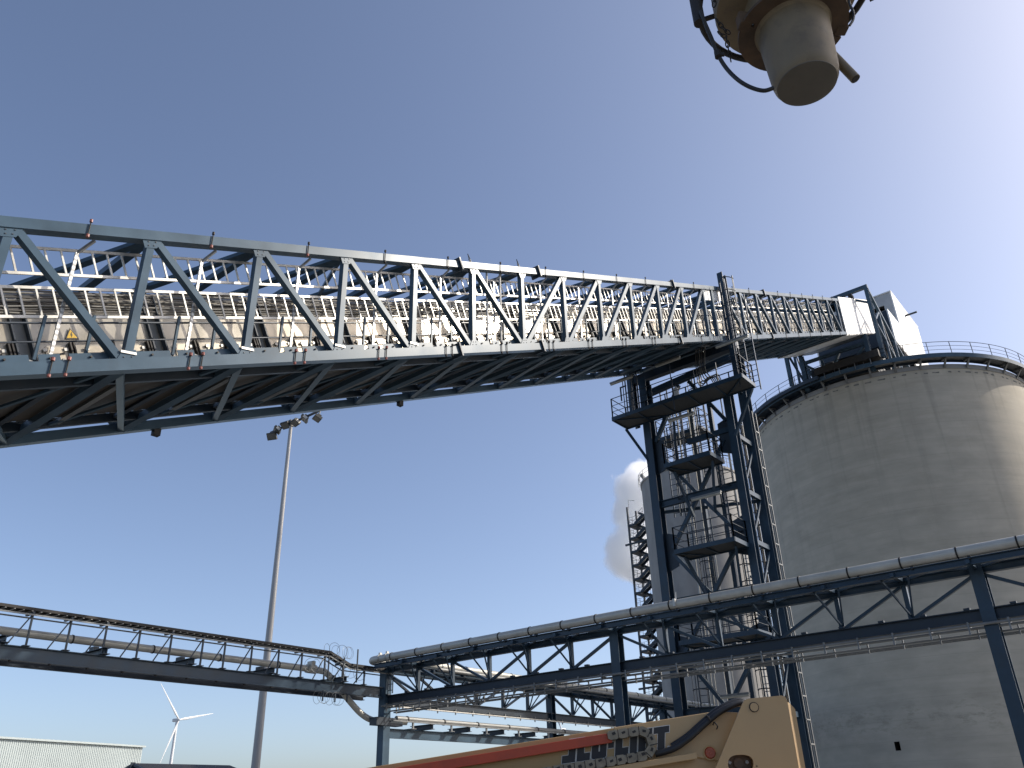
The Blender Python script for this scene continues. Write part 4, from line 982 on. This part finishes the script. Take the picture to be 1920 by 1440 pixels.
MB().plate([b0 - nv * .1, b0 - nv * 40, b0 - nv * 40 + Vector((0, 0, 10.9)), b0 - nv * 20 + Vector((0, 0, 10.85)), b0 - nv * .1 + Vector((0, 0, 10.9))], dv * .3).build("end_wall", HALLM, hall)
MB().plate([b0 - nv * .2 + Vector((0, 0, 10.92)), b0 - nv * 40 + Vector((0, 0, 10.92)), b0 - nv * 40 + dv * L + Vector((0, 0, 10.92)), b0 - nv * .2 + dv * L + Vector((0, 0, 10.92))], (0, 0, .1)).build("roof", HALLM, hall)
A_ = at(251, 1431, 'x', -55); B_ = at(430, 1436.5, 'x', -55)
can = thing("canopy", (-55, A_.y, 0), "low dark open sided canopy roof just showing at the bottom left edge", "canopy")
for sg in (1, -1):
    MB().plate([(A_.x + sg * .05, A_.y, A_.z), (A_.x + sg * .05, B_.y, A_.z), (A_.x + sg * 6, B_.y, A_.z - 1.5), (A_.x + sg * 6, A_.y, A_.z - 1.5)], (0, 0, -.1)).build("roof_slope", DARK, can)
    for k in range(4):
        y = A_.y + .3 + (B_.y - A_.y - .6) * k / 3
        MB().bar((A_.x + sg * 5.6, y, 0), (A_.x + sg * 5.6, y, A_.z - 1.55), .16, .16, up=(1, 0, 0)).build("post", STEELD, can)
MB().bar((A_.x - .2, A_.y - .06, A_.z - .12), (A_.x - 6, A_.y - .06, A_.z - 1.57), .1, .14).bar((A_.x + .2, A_.y - .06, A_.z - .12), (A_.x + 6, A_.y - .06, A_.z - 1.57), .1, .14).bar((A_.x, A_.y - .06, A_.z + .05), (A_.x, A_.y - .06, A_.z - 1.5), .25, .1, up=(1, 0, 0)).build("gable_truss", STEELD, can)

# ------------------------------------------------------------------ boom lift (foreground, local frame: x right, y away)
LD = 10.6                                       # distance of the boom's near side ahead of the camera
ex_, ey_ = Z @ Vector((1, 0, 0)), Z @ Vector((0, 1, 0))
def lp(px, py, dep=LD):
    r = RT * ((px - 960) / FPX) + UP * ((720 - py) / FPX) + FW
    return CAM + r * (dep / r.dot(ey_))
base = lp(1430, 1400); base.z = 0
lift = thing("boom_lift", base, "cream and orange boom lift in the foreground at the bottom right, with its stowed boom", "boom lift")
def seg(px1, py1, px2, py2, dep=LD): return lp(px1, py1, dep), lp(px2, py2, dep)
D_ = ey_
# boom line: axis direction from the photo's top edge
bt0, bt1 = lp(640, 1447.5), lp(1400, 1324)      # top edge
bd = (bt1 - bt0).normalized(); bu = bd.cross(ey_).normalized(); bu = bu if bu.z > 0 else -bu
def bl_(t, u, dy=0): return bt0 + bd * t + bu * u + ey_ * dy
BL = (bt1 - bt0).length
px2t = lambda px: (lp(px, 1447.5 - (px - 640) * .1625) - bt0).dot(bd)
tB = px2t(1395)
def bbox(mb, t0, t1, u0, u1, d0, d1): return mb.quadbox([bl_(t0, u0, d0), bl_(t1, u0, d0), bl_(t1, u0, d1), bl_(t0, u0, d1), bl_(t0, u1, d0), bl_(t1, u1, d0), bl_(t1, u1, d1), bl_(t0, u1, d1)])
HB = .43
bbox(MB(), -1.6, px2t(1150), -HB, 0, .001, .42).build("boom", TAN, lift, bevel=.008)
bo_ = MB()
bo_.plate([bl_(px2t(1150) + .002, -HB - .03, 0), bl_(px2t(1290), -HB - .03, 0), bl_(px2t(1420), -.72, 0), bl_(px2t(1420), -.10, 0), bl_(px2t(1340), .0, 0), bl_(px2t(1150) + .002, .004, 0)], ey_ * .46)
bo_.build("boom_base_section", CREAM, lift, bevel=.01)
MB().plate([bl_(px2t(1030), -1.15, .03), bl_(px2t(1420), -1.15, .03), bl_(px2t(1420), -.5, .03), bl_(px2t(1292), -HB - .02, .03), bl_(px2t(1030), -HB - .02, .03)], ey_ * .4).build("boom_lower_section", CREAM, lift, bevel=.01)
bbox(MB(), -1.6, px2t(1285), -HB - .045, -HB + .02, -.15, -.004).build("lower_flange", CREAM, lift, bevel=.006)
# orange carrier rail in front of the boom
bbox(MB(), -1.4, px2t(1142), -.160, -.055, -.10, -.012).build("carrier_rail", ORANGE, lift, bevel=.006)
# lettering: chunky slanted block letters with a pale outline
GL = {'J': ([(0, 0), (3.2, 0), (3.2, 5), (1.5, 5), (1.5, 1.6), (0, 1.6)], 3.2), 'L': ([(0, 0), (3.2, 0), (3.2, 1.6), (1.7, 1.6), (1.7, 5), (0, 5)], 3.2),
      'G': ([(.35, 0), (3.25, 0), (3.6, .35), (3.6, 2.9), (2.0, 2.9), (2.0, 1.5), (1.65, 1.5), (1.65, 3.6), (3.6, 3.6), (3.6, 4.65), (3.25, 5), (.35, 5), (0, 4.65), (0, .35)], 3.6),
      '-': ([(0, 1.9), (1.4, 1.9), (1.4, 3.2), (0, 3.2)], 1.4), 'I': ([(0, 0), (1.7, 0), (1.7, 5), (0, 5)], 1.7),
      'F': ([(0, 0), (1.7, 0), (1.7, 1.8), (2.9, 1.8), (2.9, 3.0), (1.7, 3.0), (1.7, 3.7), (3.3, 3.7), (3.3, 5), (0, 5)], 3.3),
      'T': ([(1.05, 0), (2.75, 0), (2.75, 3.6), (3.8, 3.6), (3.8, 5), (0, 5), (0, 3.6), (1.05, 3.6)], 3.8)}
T0, T1 = px2t(1045), px2t(1252)
wtot = sum(GL[c][1] for c in "JLG-LIFT") + 7 * .36 + 1.3
us = (T1 - T0) / wtot; cx_ = 0; ou = MB(); le = MB()
def gp_(x, y, dy): return bl_(T0 + (x + .26 * y) * us, -.292 - x * us * .020 + y * us * 1.0, dy)
for ch in "JLG-LIFT":
    poly, wd = GL[ch]
    pl = [gp_(cx_ + x, y, -.008) for x, y in poly]
    le.plate(pl, ey_ * .003)
    po = [gp_(cx_ + x, y, -.0035) for x, y in poly]
    for p_, q_ in zip(po, po[1:] + po[:1]):
        d_ = (q_ - p_).normalized() * .006; ou.bar(p_ - d_, q_ + d_, .003, .016, up=d_.cross(ey_))
    cx_ += wd + .36
ou.build("decal_outline", WHITEP, lift); le.build("decal_letters", BLACKP, lift)
q = bl_(px2t(1243), -.31, -.004)
MB().tube([q, q - ey_ * .003], .026, 16).build("trademark_dot", WHITEP, lift)
# cable carrier track: links along the lower run, round the bend, and back over the rail
def track_pt(s_):
    """s in metres from the left end of the lower run; returns (t,u,angle)"""
    tl0, tl1 = -1.3, px2t(1211) - .135; ul, uu_ = -.355, -.085; rad = (uu_ - ul) / 2
    L1 = tl1 - tl0
    if s_ < L1: return tl0 + s_, ul, 0
    a = (s_ - L1) / rad
    if a < math.pi: return tl1 + rad * math.sin(a), ul + rad - rad * math.cos(a), a
    return tl1 - (a - math.pi) * rad, uu_, math.pi
s_ = 0; LT = (px2t(1211) - .135 + 1.3) + math.pi * .135 + .34; k = 0
tk = thing  # alias unused
trk = MB(); 
links = []
while s_ < LT:
    t, u, a = track_pt(s_); dirv = bd * math.cos(a) + bu * math.sin(a); nrm = bu * math.cos(a) - bd * math.sin(a)
    c = bl_(t, u, -.06); l2, h2 = .063, .050
    mb = MB()
    ring = [c + dirv * x + nrm * y for x, y in ((-l2, -h2 * .6), (-l2 * .6, -h2), (l2 * .6, -h2), (l2, -h2 * .6), (l2, h2 * .6), (l2 * .6, h2), (-l2 * .6, h2), (-l2, h2 * .6))]
    mb.plate([p - ey_ * .10 for p in ring], ey_ * .16)
    o = mb.build("track_link", CHAINM, lift)
    h_ = MB(); rx, ry = random.uniform(-.02, .02), random.uniform(-.02, .02); h_.bar(c + dirv * (rx - .02) + nrm * ry - ey_ * .1615, c + dirv * (rx + .02) + nrm * (ry + .01) - ey_ * .1615, .004, random.uniform(.02, .04)); h_.bar(c - dirv * .056 - nrm * .045 - ey_ * .1615, c - dirv * .05 + nrm * .045 - ey_ * .1615, .004, .010)
    if k > 8: h_.build("link_hole", DARK, o)
    s_ += .122; k += 1
# black hydraulic hose
hs = [bl_(px2t(1205), -.47, -.06), bl_(px2t(1250), -.415, -.10), bl_(px2t(1290), -.33, -.11), bl_(px2t(1330), -.16, -.11), bl_(px2t(1365), -.02, -.08), bl_(px2t(1398), .075, .02), bl_(px2t(1420), .1, .2)]
hs = [lp(1228, 1414, LD - .06), lp(1262, 1404, LD - .09), lp(1292, 1384, LD - .1), lp(1322, 1357, LD - .1), lp(1352, 1333, LD - .08), lp(1388, 1318, LD - .04), lp(1410, 1325, LD - .02)]
MB().tube(smooth_path(hs, 6), .036, 10).tube(smooth_path([h + bu * .035 + ey_ * .05 for h in hs[1:]], 6), .030, 10).build("hydraulic_hose", RUBBER, lift, 60)
for (px, py) in ((1323, 1347), (1337, 1359)):
    c = lp(px, py, LD - .03); MB().tube(smooth_path([c, c - ey_ * .1 + bu * .02, c - ey_ * .12 - bu * .03 + bd * .02, c - bu * .05 + bd * .03], 4), .008, 6).build("hose_clip", DARK, lift)
q = bl_(px2t(1352) , -.27, -.004)
# seam lines on the base section (welded cover)
c = lp(1331, 1411.5, LD); MB().lathe([(.001, -.03), (.045, -.028), (.066, -.012), (.07, 0)], (0, 0, 0), 20, axis='y')
rl_ = MB().tube([c, c - ey_ * .012], .082, 20).build("reflector_ring", TAN, lift, 40)
MB().tube([c - ey_ * .012, c - ey_ * .03], .066, 20, r2=.055).build("reflector", REDLENS, lift, 40)
# turret upright: two plates with a filler, oval opening in the near plate
UD = LD - .20
out_ = [(1330, 1468), (1391, 1322), (1395, 1314), (1402, 1310), (1465, 1304), (1472, 1306), (1476, 1313), (1502, 1468)]
def plate_with_hole(outer, hole, dep, thick, name, mt, bevel=.006):
    bm = bmesh.new(); o0 = base
    def loop(pts): 
        vs = [bm.verts.new(lp(x, y, dep) - o0) for x, y in pts]
        return [bm.edges.new((vs[i], vs[(i + 1) % len(vs)])) for i in range(len(vs))]
    es_ = loop(outer) + (loop(hole) if hole else [])
    r_ = bmesh.ops.triangle_fill(bm, use_beauty=True, use_dissolve=True, edges=es_)
    fs = [f for f in bm.faces]
    ex2 = bmesh.ops.extrude_face_region(bm, geom=fs); vs = [v for v in ex2['geom'] if isinstance(v, bmesh.types.BMVert)]
    bmesh.ops.translate(bm, verts=vs, vec=ey_ * thick); bmesh.ops.recalc_face_normals(bm, faces=bm.faces[:])
    me = bpy.data.meshes.new(name); bm.to_mesh(me); bm.free(); me.materials.append(mt)
    o = bpy.data.objects.new(name, me); sc.collection.objects.link(o); o.parent = lift; return o
ov = [(1389 + 24 * (abs(math.cos(a)) ** .8) * (1 if math.cos(a) > 0 else -1), 1432 + 17 * (abs(math.sin(a)) ** .8) * (1 if math.sin(a) > 0 else -1)) for a in [2 * math.pi * k / 28 for k in range(28)]]
plate_with_hole(out_, ov, UD, .03, "turret_plate", CREAM)
plate_with_hole(out_, None, UD + .62, .03, "turret_plate", CREAM)
mb = MB(); a0, a1 = lp(1471, 1314, UD), lp(1497, 1466, UD)
mb.plate([a0 + ey_ * .031, a1 + ey_ * .031, a1 + ey_ * .619, a0 + ey_ * .619], -ex_ * .02); mb.build("turret_back_plate", CREAM, lift)
f0, f1 = lp(1476, 1316, UD), lp(1502, 1468, UD); k0 = ex_ * .042 + ey_ * .03
MB().plate([f0 + ex_ * .004, f1 + ex_ * .004, f1 + k0, f0 + k0 - Vector((0, 0, .02))], ey_ * .012).build("bent_flange", CREAM, lift)
MB().plate([f0 + k0 + ex_ * .001 - Vector((0, 0, .02)), f1 + k0 + ex_ * .001, f1 + k0 + ex_ * .045, f0 + k0 + ex_ * .045 - Vector((0, 0, .08))], ey_ * .02).build("rear_cover", CREAM, lift)
mb = MB(); a0, a1 = lp(1400, 1311.5, UD), lp(1466, 1306, UD); 
mb.plate([a0 + ey_ * .4, a1 + ey_ * .4, a1 + ey_ * .619, a0 + ey_ * .619], Vector((0, 0, -.02))); mb.build("turret_top_plate", CREAM, lift)
c = lp(1413.5, 1326, UD); MB().tube([c - ey_ * .012, c - ey_ * .0], .056, 24).build("pin_ring", DARK, lift, 40)
pin = MB().tube([c - ey_ * .018, c - ey_ * .012], .047, 24).build("pivot_pin", CREAM, lift, 40)
c = lp(1384, 1431, UD + .12); MB().tube([c, c + ey_ * .1], .15, 28).build("drive_hub", RUSTHUB, lift, 40)
MB().tube([c - ey_ * .03, c], .055, 20).build("hub_cap", RUSTHUB, lift, 40)
for dx in (-.10, .10): MB().tube([c + ex_ * dx - ey_ * .02 + Vector((0, 0, .01)), c + ex_ * dx], .02, 8).build("hub_bolt", GALV, lift)
c = lp(1419, 1436.5, UD); MB().tube([c - ey_ * .006, c], .008, 8).build("rivet", DARK, lift)
# out-of-frame lower works: turntable, counterweight, chassis, wheels, jib end with basket
def obx(mb, x0, x1, y0, y1, z0, z1): return mb.quadbox([Vector((base.x, base.y, 0)) + ex_ * x + ey_ * y + Vector((0, 0, z)) for x, y, z in ((x0, y0, z0), (x1, y0, z0), (x1, y1, z0), (x0, y1, z0), (x0, y0, z1), (x1, y0, z1), (x1, y1, z1), (x0, y1, z1))])
obx(MB(), -.9, 1.0, -.6, 1.5, 1.05, 1.62).build("turntable", CREAM, lift, bevel=.03)
obx(MB(), -.42, .42, -.15, .62, 1.6, 1.9).build("turret_base", CREAM, lift, bevel=.02)
obx(MB(), .95, 1.5, -.7, 1.6, .95, 1.5).build("counterweight", ORANGE, lift, bevel=.04)
obx(MB(), -1.5, 1.3, -.1, 1.0, .45, .98).build("chassis", DARK, lift, bevel=.03)
for x in (-1.2, 1.05):
    for y in (-.35, 1.25):
        c = Vector((base.x, base.y, .48)) + ex_ * x + ey_ * y
        wl = MB().tube([c - ey_ * .2, c - ey_ * .15, c + ey_ * .15, c + ey_ * .2], .48, 28).build("wheel", TYRE, lift, 40)
        MB().tube([c - ey_ * .215, c + ey_ * .215], .24, 20).build("rim", CREAM, wl, 40)
e_ = bl_(-1.6, -.3, .2); bk = MB()
for dx in (0, -.9):
    for dy_ in (-.9, .9):
        q = e_ + ex_ * dx + ey_ * dy_; bk.tube([q + Vector((0, 0, -.6)), q + Vector((0, 0, .5))], .022, 6)
for dz in (-.6, 0, .5):
    c4 = [e_ + ex_ * dx + ey_ * dy_ + Vector((0, 0, dz)) for dx, dy_ in ((0, -.9), (-.9, -.9), (-.9, .9), (0, .9), (0, -.9))]; bk.tube(c4, .022, 6)
bk.build("basket", CREAM, lift)

# ------------------------------------------------------------------ loading spout overhead
BC = CAM + (RT * ((1514 - 960) / FPX) + UP * ((720 - 160) / FPX) + FW).normalized() * 7.1
spx = lambda px: px / FPX * 6.6
sx_, sy_, sz_ = BC
spout = thing("loading_spout", (sx_, sy_, sz_), "grey conical loading spout with a rusty flange hanging overhead at the top right", "loading spout")
rb_, rt_ = .240, .278
HC = .58
MB().lathe([(rb_ - .02, .015), (rb_, .05), (rb_ + .01, .1), (rt_, HC), (rt_ + .02, HC + .03), (rt_ - .02, HC + .02)], BC, 48).build("cone", SPOUT, spout, 30)
MB().lathe([(.001, .0), (rb_ - .06, .0), (rb_ - .018, .012), (rb_ - .018, .03), (.001, .03)], BC, 48).build("end_plug", SPOUTB, spout, 30)
# rusty flange ring with bolt slots
mb = MB(); nseg = 64; RF = .425; z0_, z1_ = HC + .03, HC + .055
slot = {20, 36, 37 - 14, 52, 60, 8}
for k in range(nseg):
    ro = RF if k not in (23, 52, 8, 60, 40) else RF - .10
    a0, a1 = 2 * math.pi * k / nseg, 2 * math.pi * (k + 1) / nseg
    if k in (23, 52, 8, 60, 40): a1 = a0 + (a1 - a0) * 1.0
    c4 = [(math.cos(a0), math.sin(a0)), (math.cos(a1), math.sin(a1))]
    ri = rt_ - .03
    mb.quadbox([BC + Vector((c4[0][0] * ri, c4[0][1] * ri, z0_)), BC + Vector((c4[1][0] * ri, c4[1][1] * ri, z0_)), BC + Vector((c4[1][0] * ro, c4[1][1] * ro, z0_)), BC + Vector((c4[0][0] * ro, c4[0][1] * ro, z0_)),
                BC + Vector((c4[0][0] * ri, c4[0][1] * ri, z1_)), BC + Vector((c4[1][0] * ri, c4[1][1] * ri, z1_)), BC + Vector((c4[1][0] * ro, c4[1][1] * ro, z1_)), BC + Vector((c4[0][0] * ro, c4[0][1] * ro, z1_))])
mb.build("flange", RUST, spout)
MB().lathe([(.30, HC + .06), (.34, HC + .30), (.555, HC + .34), (.565, HC + .38), (.565, 3.4), (.30, 3.5)], BC, 48).build("upper_drum", SPOUT, spout, 30)
# flange clamps
left = -RT.copy(); left.z = 0; left.normalize(); fwd = Vector((FW.x, FW.y, 0)).normalized()
for dvv in (left * .93 - fwd * .10, -left * .97 + fwd * .05, -left * .6 - fwd * .8):
    dvv = dvv.normalized(); c = BC + dvv * (RF - .03) + Vector((0, 0, HC + .07)); MB().bar(c - dvv * .05, c + dvv * .05, (.09), .13, off=(0, .02)).build("flange_clamp", RUST, spout, bevel=.01)
# ring pipe around the drum with stand-offs
ringz = HC + .46; RR = .68
MB().tube([BC + Vector((math.cos(2 * math.pi * t / 48) * RR, math.sin(2 * math.pi * t / 48) * RR, ringz)) for t in range(49)], .028, 8).build("ring_pipe", DARK, spout, 60)
for t in range(6):
    a = 2 * math.pi * (t + .3) / 6; d = Vector((math.cos(a), math.sin(a), 0)); MB().bar(BC + d * .56 + Vector((0, 0, ringz)), BC + d * RR + Vector((0, 0, ringz)), .04, .02).build("ring_bracket", DARK, spout)
# blow-off tube pointing down to the right behind the cone
pxd = lambda px, py, d: CAM + (RT * ((px - 960) / FPX) + UP * ((720 - py) / FPX) + FW).normalized() * d
p1, p2 = pxd(1550, 92, 7.5), pxd(1604, 148, 7.25)
tb = MB().tube([p1, p2], .038, 18).build("vent_tube", SPOUT, spout, 50)
MB().tube([p2, p2 + (p2 - p1).normalized() * .003], .031, 18).build("tube_mouth", DARK, tb, 50)
# added unseen mast on the sun line: shades the spout and carries its arm
sh_ = Vector((sdir.x, sdir.y, 0)).normalized()
mc = Vector((sx_, sy_, 0)) + sh_ * 6.2
pr_ = Vector((-sh_.y, sh_.x, 0))
tz = sz_ + 8.2
MB().plate([mc + pr_ * .9 + sh_ * .6, mc - pr_ * .9 + sh_ * .6, mc - pr_ * .9 - sh_ * .6, mc + pr_ * .9 - sh_ * .6], (0, 0, tz)).build("added_shade_mast", STEEL, spout)
MB().bar(Vector((sx_, sy_, sz_ + 3.8)) - sh_ * .8, Vector((mc.x, mc.y, sz_ + 3.8)) - sh_ * .62, .7, .7).build("support_arm", STEEL, spout)
# conduit stub and hose at the left
cpt = BC + left * .70 + fwd * .25 + Vector((0, 0, HC + .36))
def px_at(px, py, dist): return CAM + (RT * ((px - 960) / FPX) + UP * ((720 - py) / FPX) + FW).normalized() * dist
c0 = px_at(1312, 44, 7.3); 
MB().tube([c0 + Vector((0, 0, .0)), c0 + Vector((0, 0, 2.6))], .046, 14).build("conduit_sleeve", DARK, spout, 50)
MB().bar(c0 + Vector((0, 0, 2.3)), BC + Vector((0, 0, c0.z - BC.z + 2.3)), .05, .05).build("conduit_bracket", DARK, spout)
hose = thing("air_hose", c0, "black rubber hose curving from the sleeve down to the left side of the spout cone", "hose")
hp = [px_at(1313, 20, 7.3), px_at(1322, 44, 7.25), px_at(1334, 72, 7.2), px_at(1346, 102, 7.15), px_at(1362, 128, 7.1), px_at(1384, 150, 7.0), px_at(1408, 164, 6.95), px_at(1432, 170, 6.92), px_at(1450, 165, 6.95)]
MB().tube(smooth_path(hp, 6), .016, 8).build("hose_line", RUBBER, hose, 60)
c = hp[3]; MB().tube([c - Vector((0, 0, .03)), c + Vector((0, 0, .03))], .028, 8).bar(c - RT * .02, c + RT * .05, .02, .03).build("hose_clamp", DARK, hose)
# thin cable on the right
th = thing("control_cable", px_at(1592, 0, 7.2), "thin black cable looping down to the right rim of the spout flange", "cable")
MB().tube(smooth_path([px_at(1585, -60, 7.4), px_at(1592, 2, 7.3), px_at(1600, 22, 7.25), px_at(1600, 36, 7.2), px_at(1593, 48, 7.15)], 6), .010, 6).build("cable_line", RUBBER, th, 60)
# chain hanging at the left
chn = thing("chain", px_at(1342, 8, 7.2), "dark rusty steel chain looped over the ring pipe left of the spout", "chain")
def chain(pts, name):
    pts = smooth_path(pts, 10); mb = MB(); acc = 0; k = 0; last = pts[0]
    i = 0; step = .034
    seglen = 0
    out_p = [pts[0]]
    for a, b in zip(pts, pts[1:]):
        L_ = (b - a).length; seglen += L_
        if seglen >= step: out_p.append(b); seglen = 0
    for k, (a, b) in enumerate(zip(out_p, out_p[1:])):
        d = (b - a).normalized(); s1 = d.cross(Vector((0, 0, 1)) if abs(d.z) < .9 else RT).normalized(); s2 = d.cross(s1)
        sd_ = s1 if k % 2 else s2; c = (a + b) / 2; hl = (b - a).length * .72
        mb.tube([c + d * (hl * math.cos(t)) + sd_ * (.015 * math.sin(t)) for t in [2 * math.pi * q / 10 for q in range(11)]], .0052, 5)
    mb.build(name, DARK, chn)
chain([px_at(1341, -30, 7.2), px_at(1340, 2, 7.2), px_at(1337, 18, 7.2)], "chain_run")
chain([px_at(1343, 36, 7.2), px_at(1352, 48, 7.2), px_at(1366, 62, 7.2), px_at(1372, 58, 7.2)], "chain_run")
chain([px_at(1347, 60, 7.2), px_at(1353, 66, 7.2), px_at(1362, 70, 7.2), px_at(1364, 84, 7.2), px_at(1368, 102, 7.2), px_at(1371, 118, 7.2)], "chain_run")
# far right thin bit at the very top
MB().tube([px_at(1630, -8, 7.3), px_at(1633, 2, 7.3), px_at(1638, -1, 7.3), px_at(1640, -12, 7.3)], .009, 6).build("loop_end", RUBBER, th, 60)

# ------------------------------------------------------------------ steam plume
V = bpy.data.materials.new("steam"); V.use_nodes = True; t = V.node_tree; t.nodes.clear()
o_ = t.nodes.new('ShaderNodeOutputMaterial'); pv = t.nodes.new('ShaderNodeVolumePrincipled'); pv.inputs['Color'].default_value = (1, 1, 1, 1); pv.inputs['Anisotropy'].default_value = .45
tc = t.nodes.new('ShaderNodeTexCoord'); no = t.nodes.new('ShaderNodeTexNoise'); no.inputs['Scale'].default_value = .22; no.inputs['Detail'].default_value = 7; no.inputs['Roughness'].default_value = .62
geo = t.nodes.new('ShaderNodeNewGeometry'); t.links.new(geo.outputs['Position'], no.inputs['Vector'])
st_c = [at(1212, 925, 'y', 150), at(1190, 960, 'y', 150), at(1200, 1010, 'y', 150), at(1182, 1040, 'y', 150), at(1212, 1060, 'y', 150)]
st_r = [9.5, 7.0, 7.5, 7.5, 7.0]
prev = None
for c_, r_ in zip(st_c, st_r):
    di = t.nodes.new('ShaderNodeVectorMath'); di.operation = 'DISTANCE'; t.links.new(geo.outputs['Position'], di.inputs[0]); di.inputs[1].default_value = c_
    mr = t.nodes.new('ShaderNodeMapRange'); mr.inputs[1].default_value = r_; mr.inputs[2].default_value = r_ * .25; mr.inputs[3].default_value = 0; mr.inputs[4].default_value = 1
    t.links.new(di.outputs['Value'], mr.inputs[0])
    if prev is None: prev = mr.outputs[0]
    else:
        mx = t.nodes.new('ShaderNodeMath'); mx.operation = 'MAXIMUM'; t.links.new(prev, mx.inputs[0]); t.links.new(mr.outputs[0], mx.inputs[1]); prev = mx.outputs[0]
ad = t.nodes.new('ShaderNodeMath'); ad.operation = 'ADD'; t.links.new(prev, ad.inputs[0]); t.links.new(no.outputs[0], ad.inputs[1])
m5 = t.nodes.new('ShaderNodeMapRange'); m5.inputs[1].default_value = .80; m5.inputs[2].default_value = 1.15; m5.inputs[3].default_value = 0; m5.inputs[4].default_value = 0.9
t.links.new(ad.outputs[0], m5.inputs[0])
gt = t.nodes.new('ShaderNodeMath'); gt.operation = 'MULTIPLY'; sg = t.nodes.new('ShaderNodeMapRange'); sg.inputs[1].default_value = 0; sg.inputs[2].default_value = .12; t.links.new(prev, sg.inputs[0])
t.links.new(m5.outputs[0], gt.inputs[0]); t.links.new(sg.outputs[0], gt.inputs[1])
t.links.new(gt.outputs[0], pv.inputs['Density']); t.links.new(pv.outputs[0], o_.inputs['Volume'])
sm = MB(); xs = [c.x for c in st_c]; zs_ = [c.z for c in st_c]
sm.box(min(xs) - 10, max(xs) + 10, 140, 160, min(zs_) - 8, max(zs_) + 10)
so_ = sm.build("steam", V); tag(so_, "white steam drifting up behind the stair tower", "steam", kind="stuff")
V.cycles.volume_step_rate = 1.0
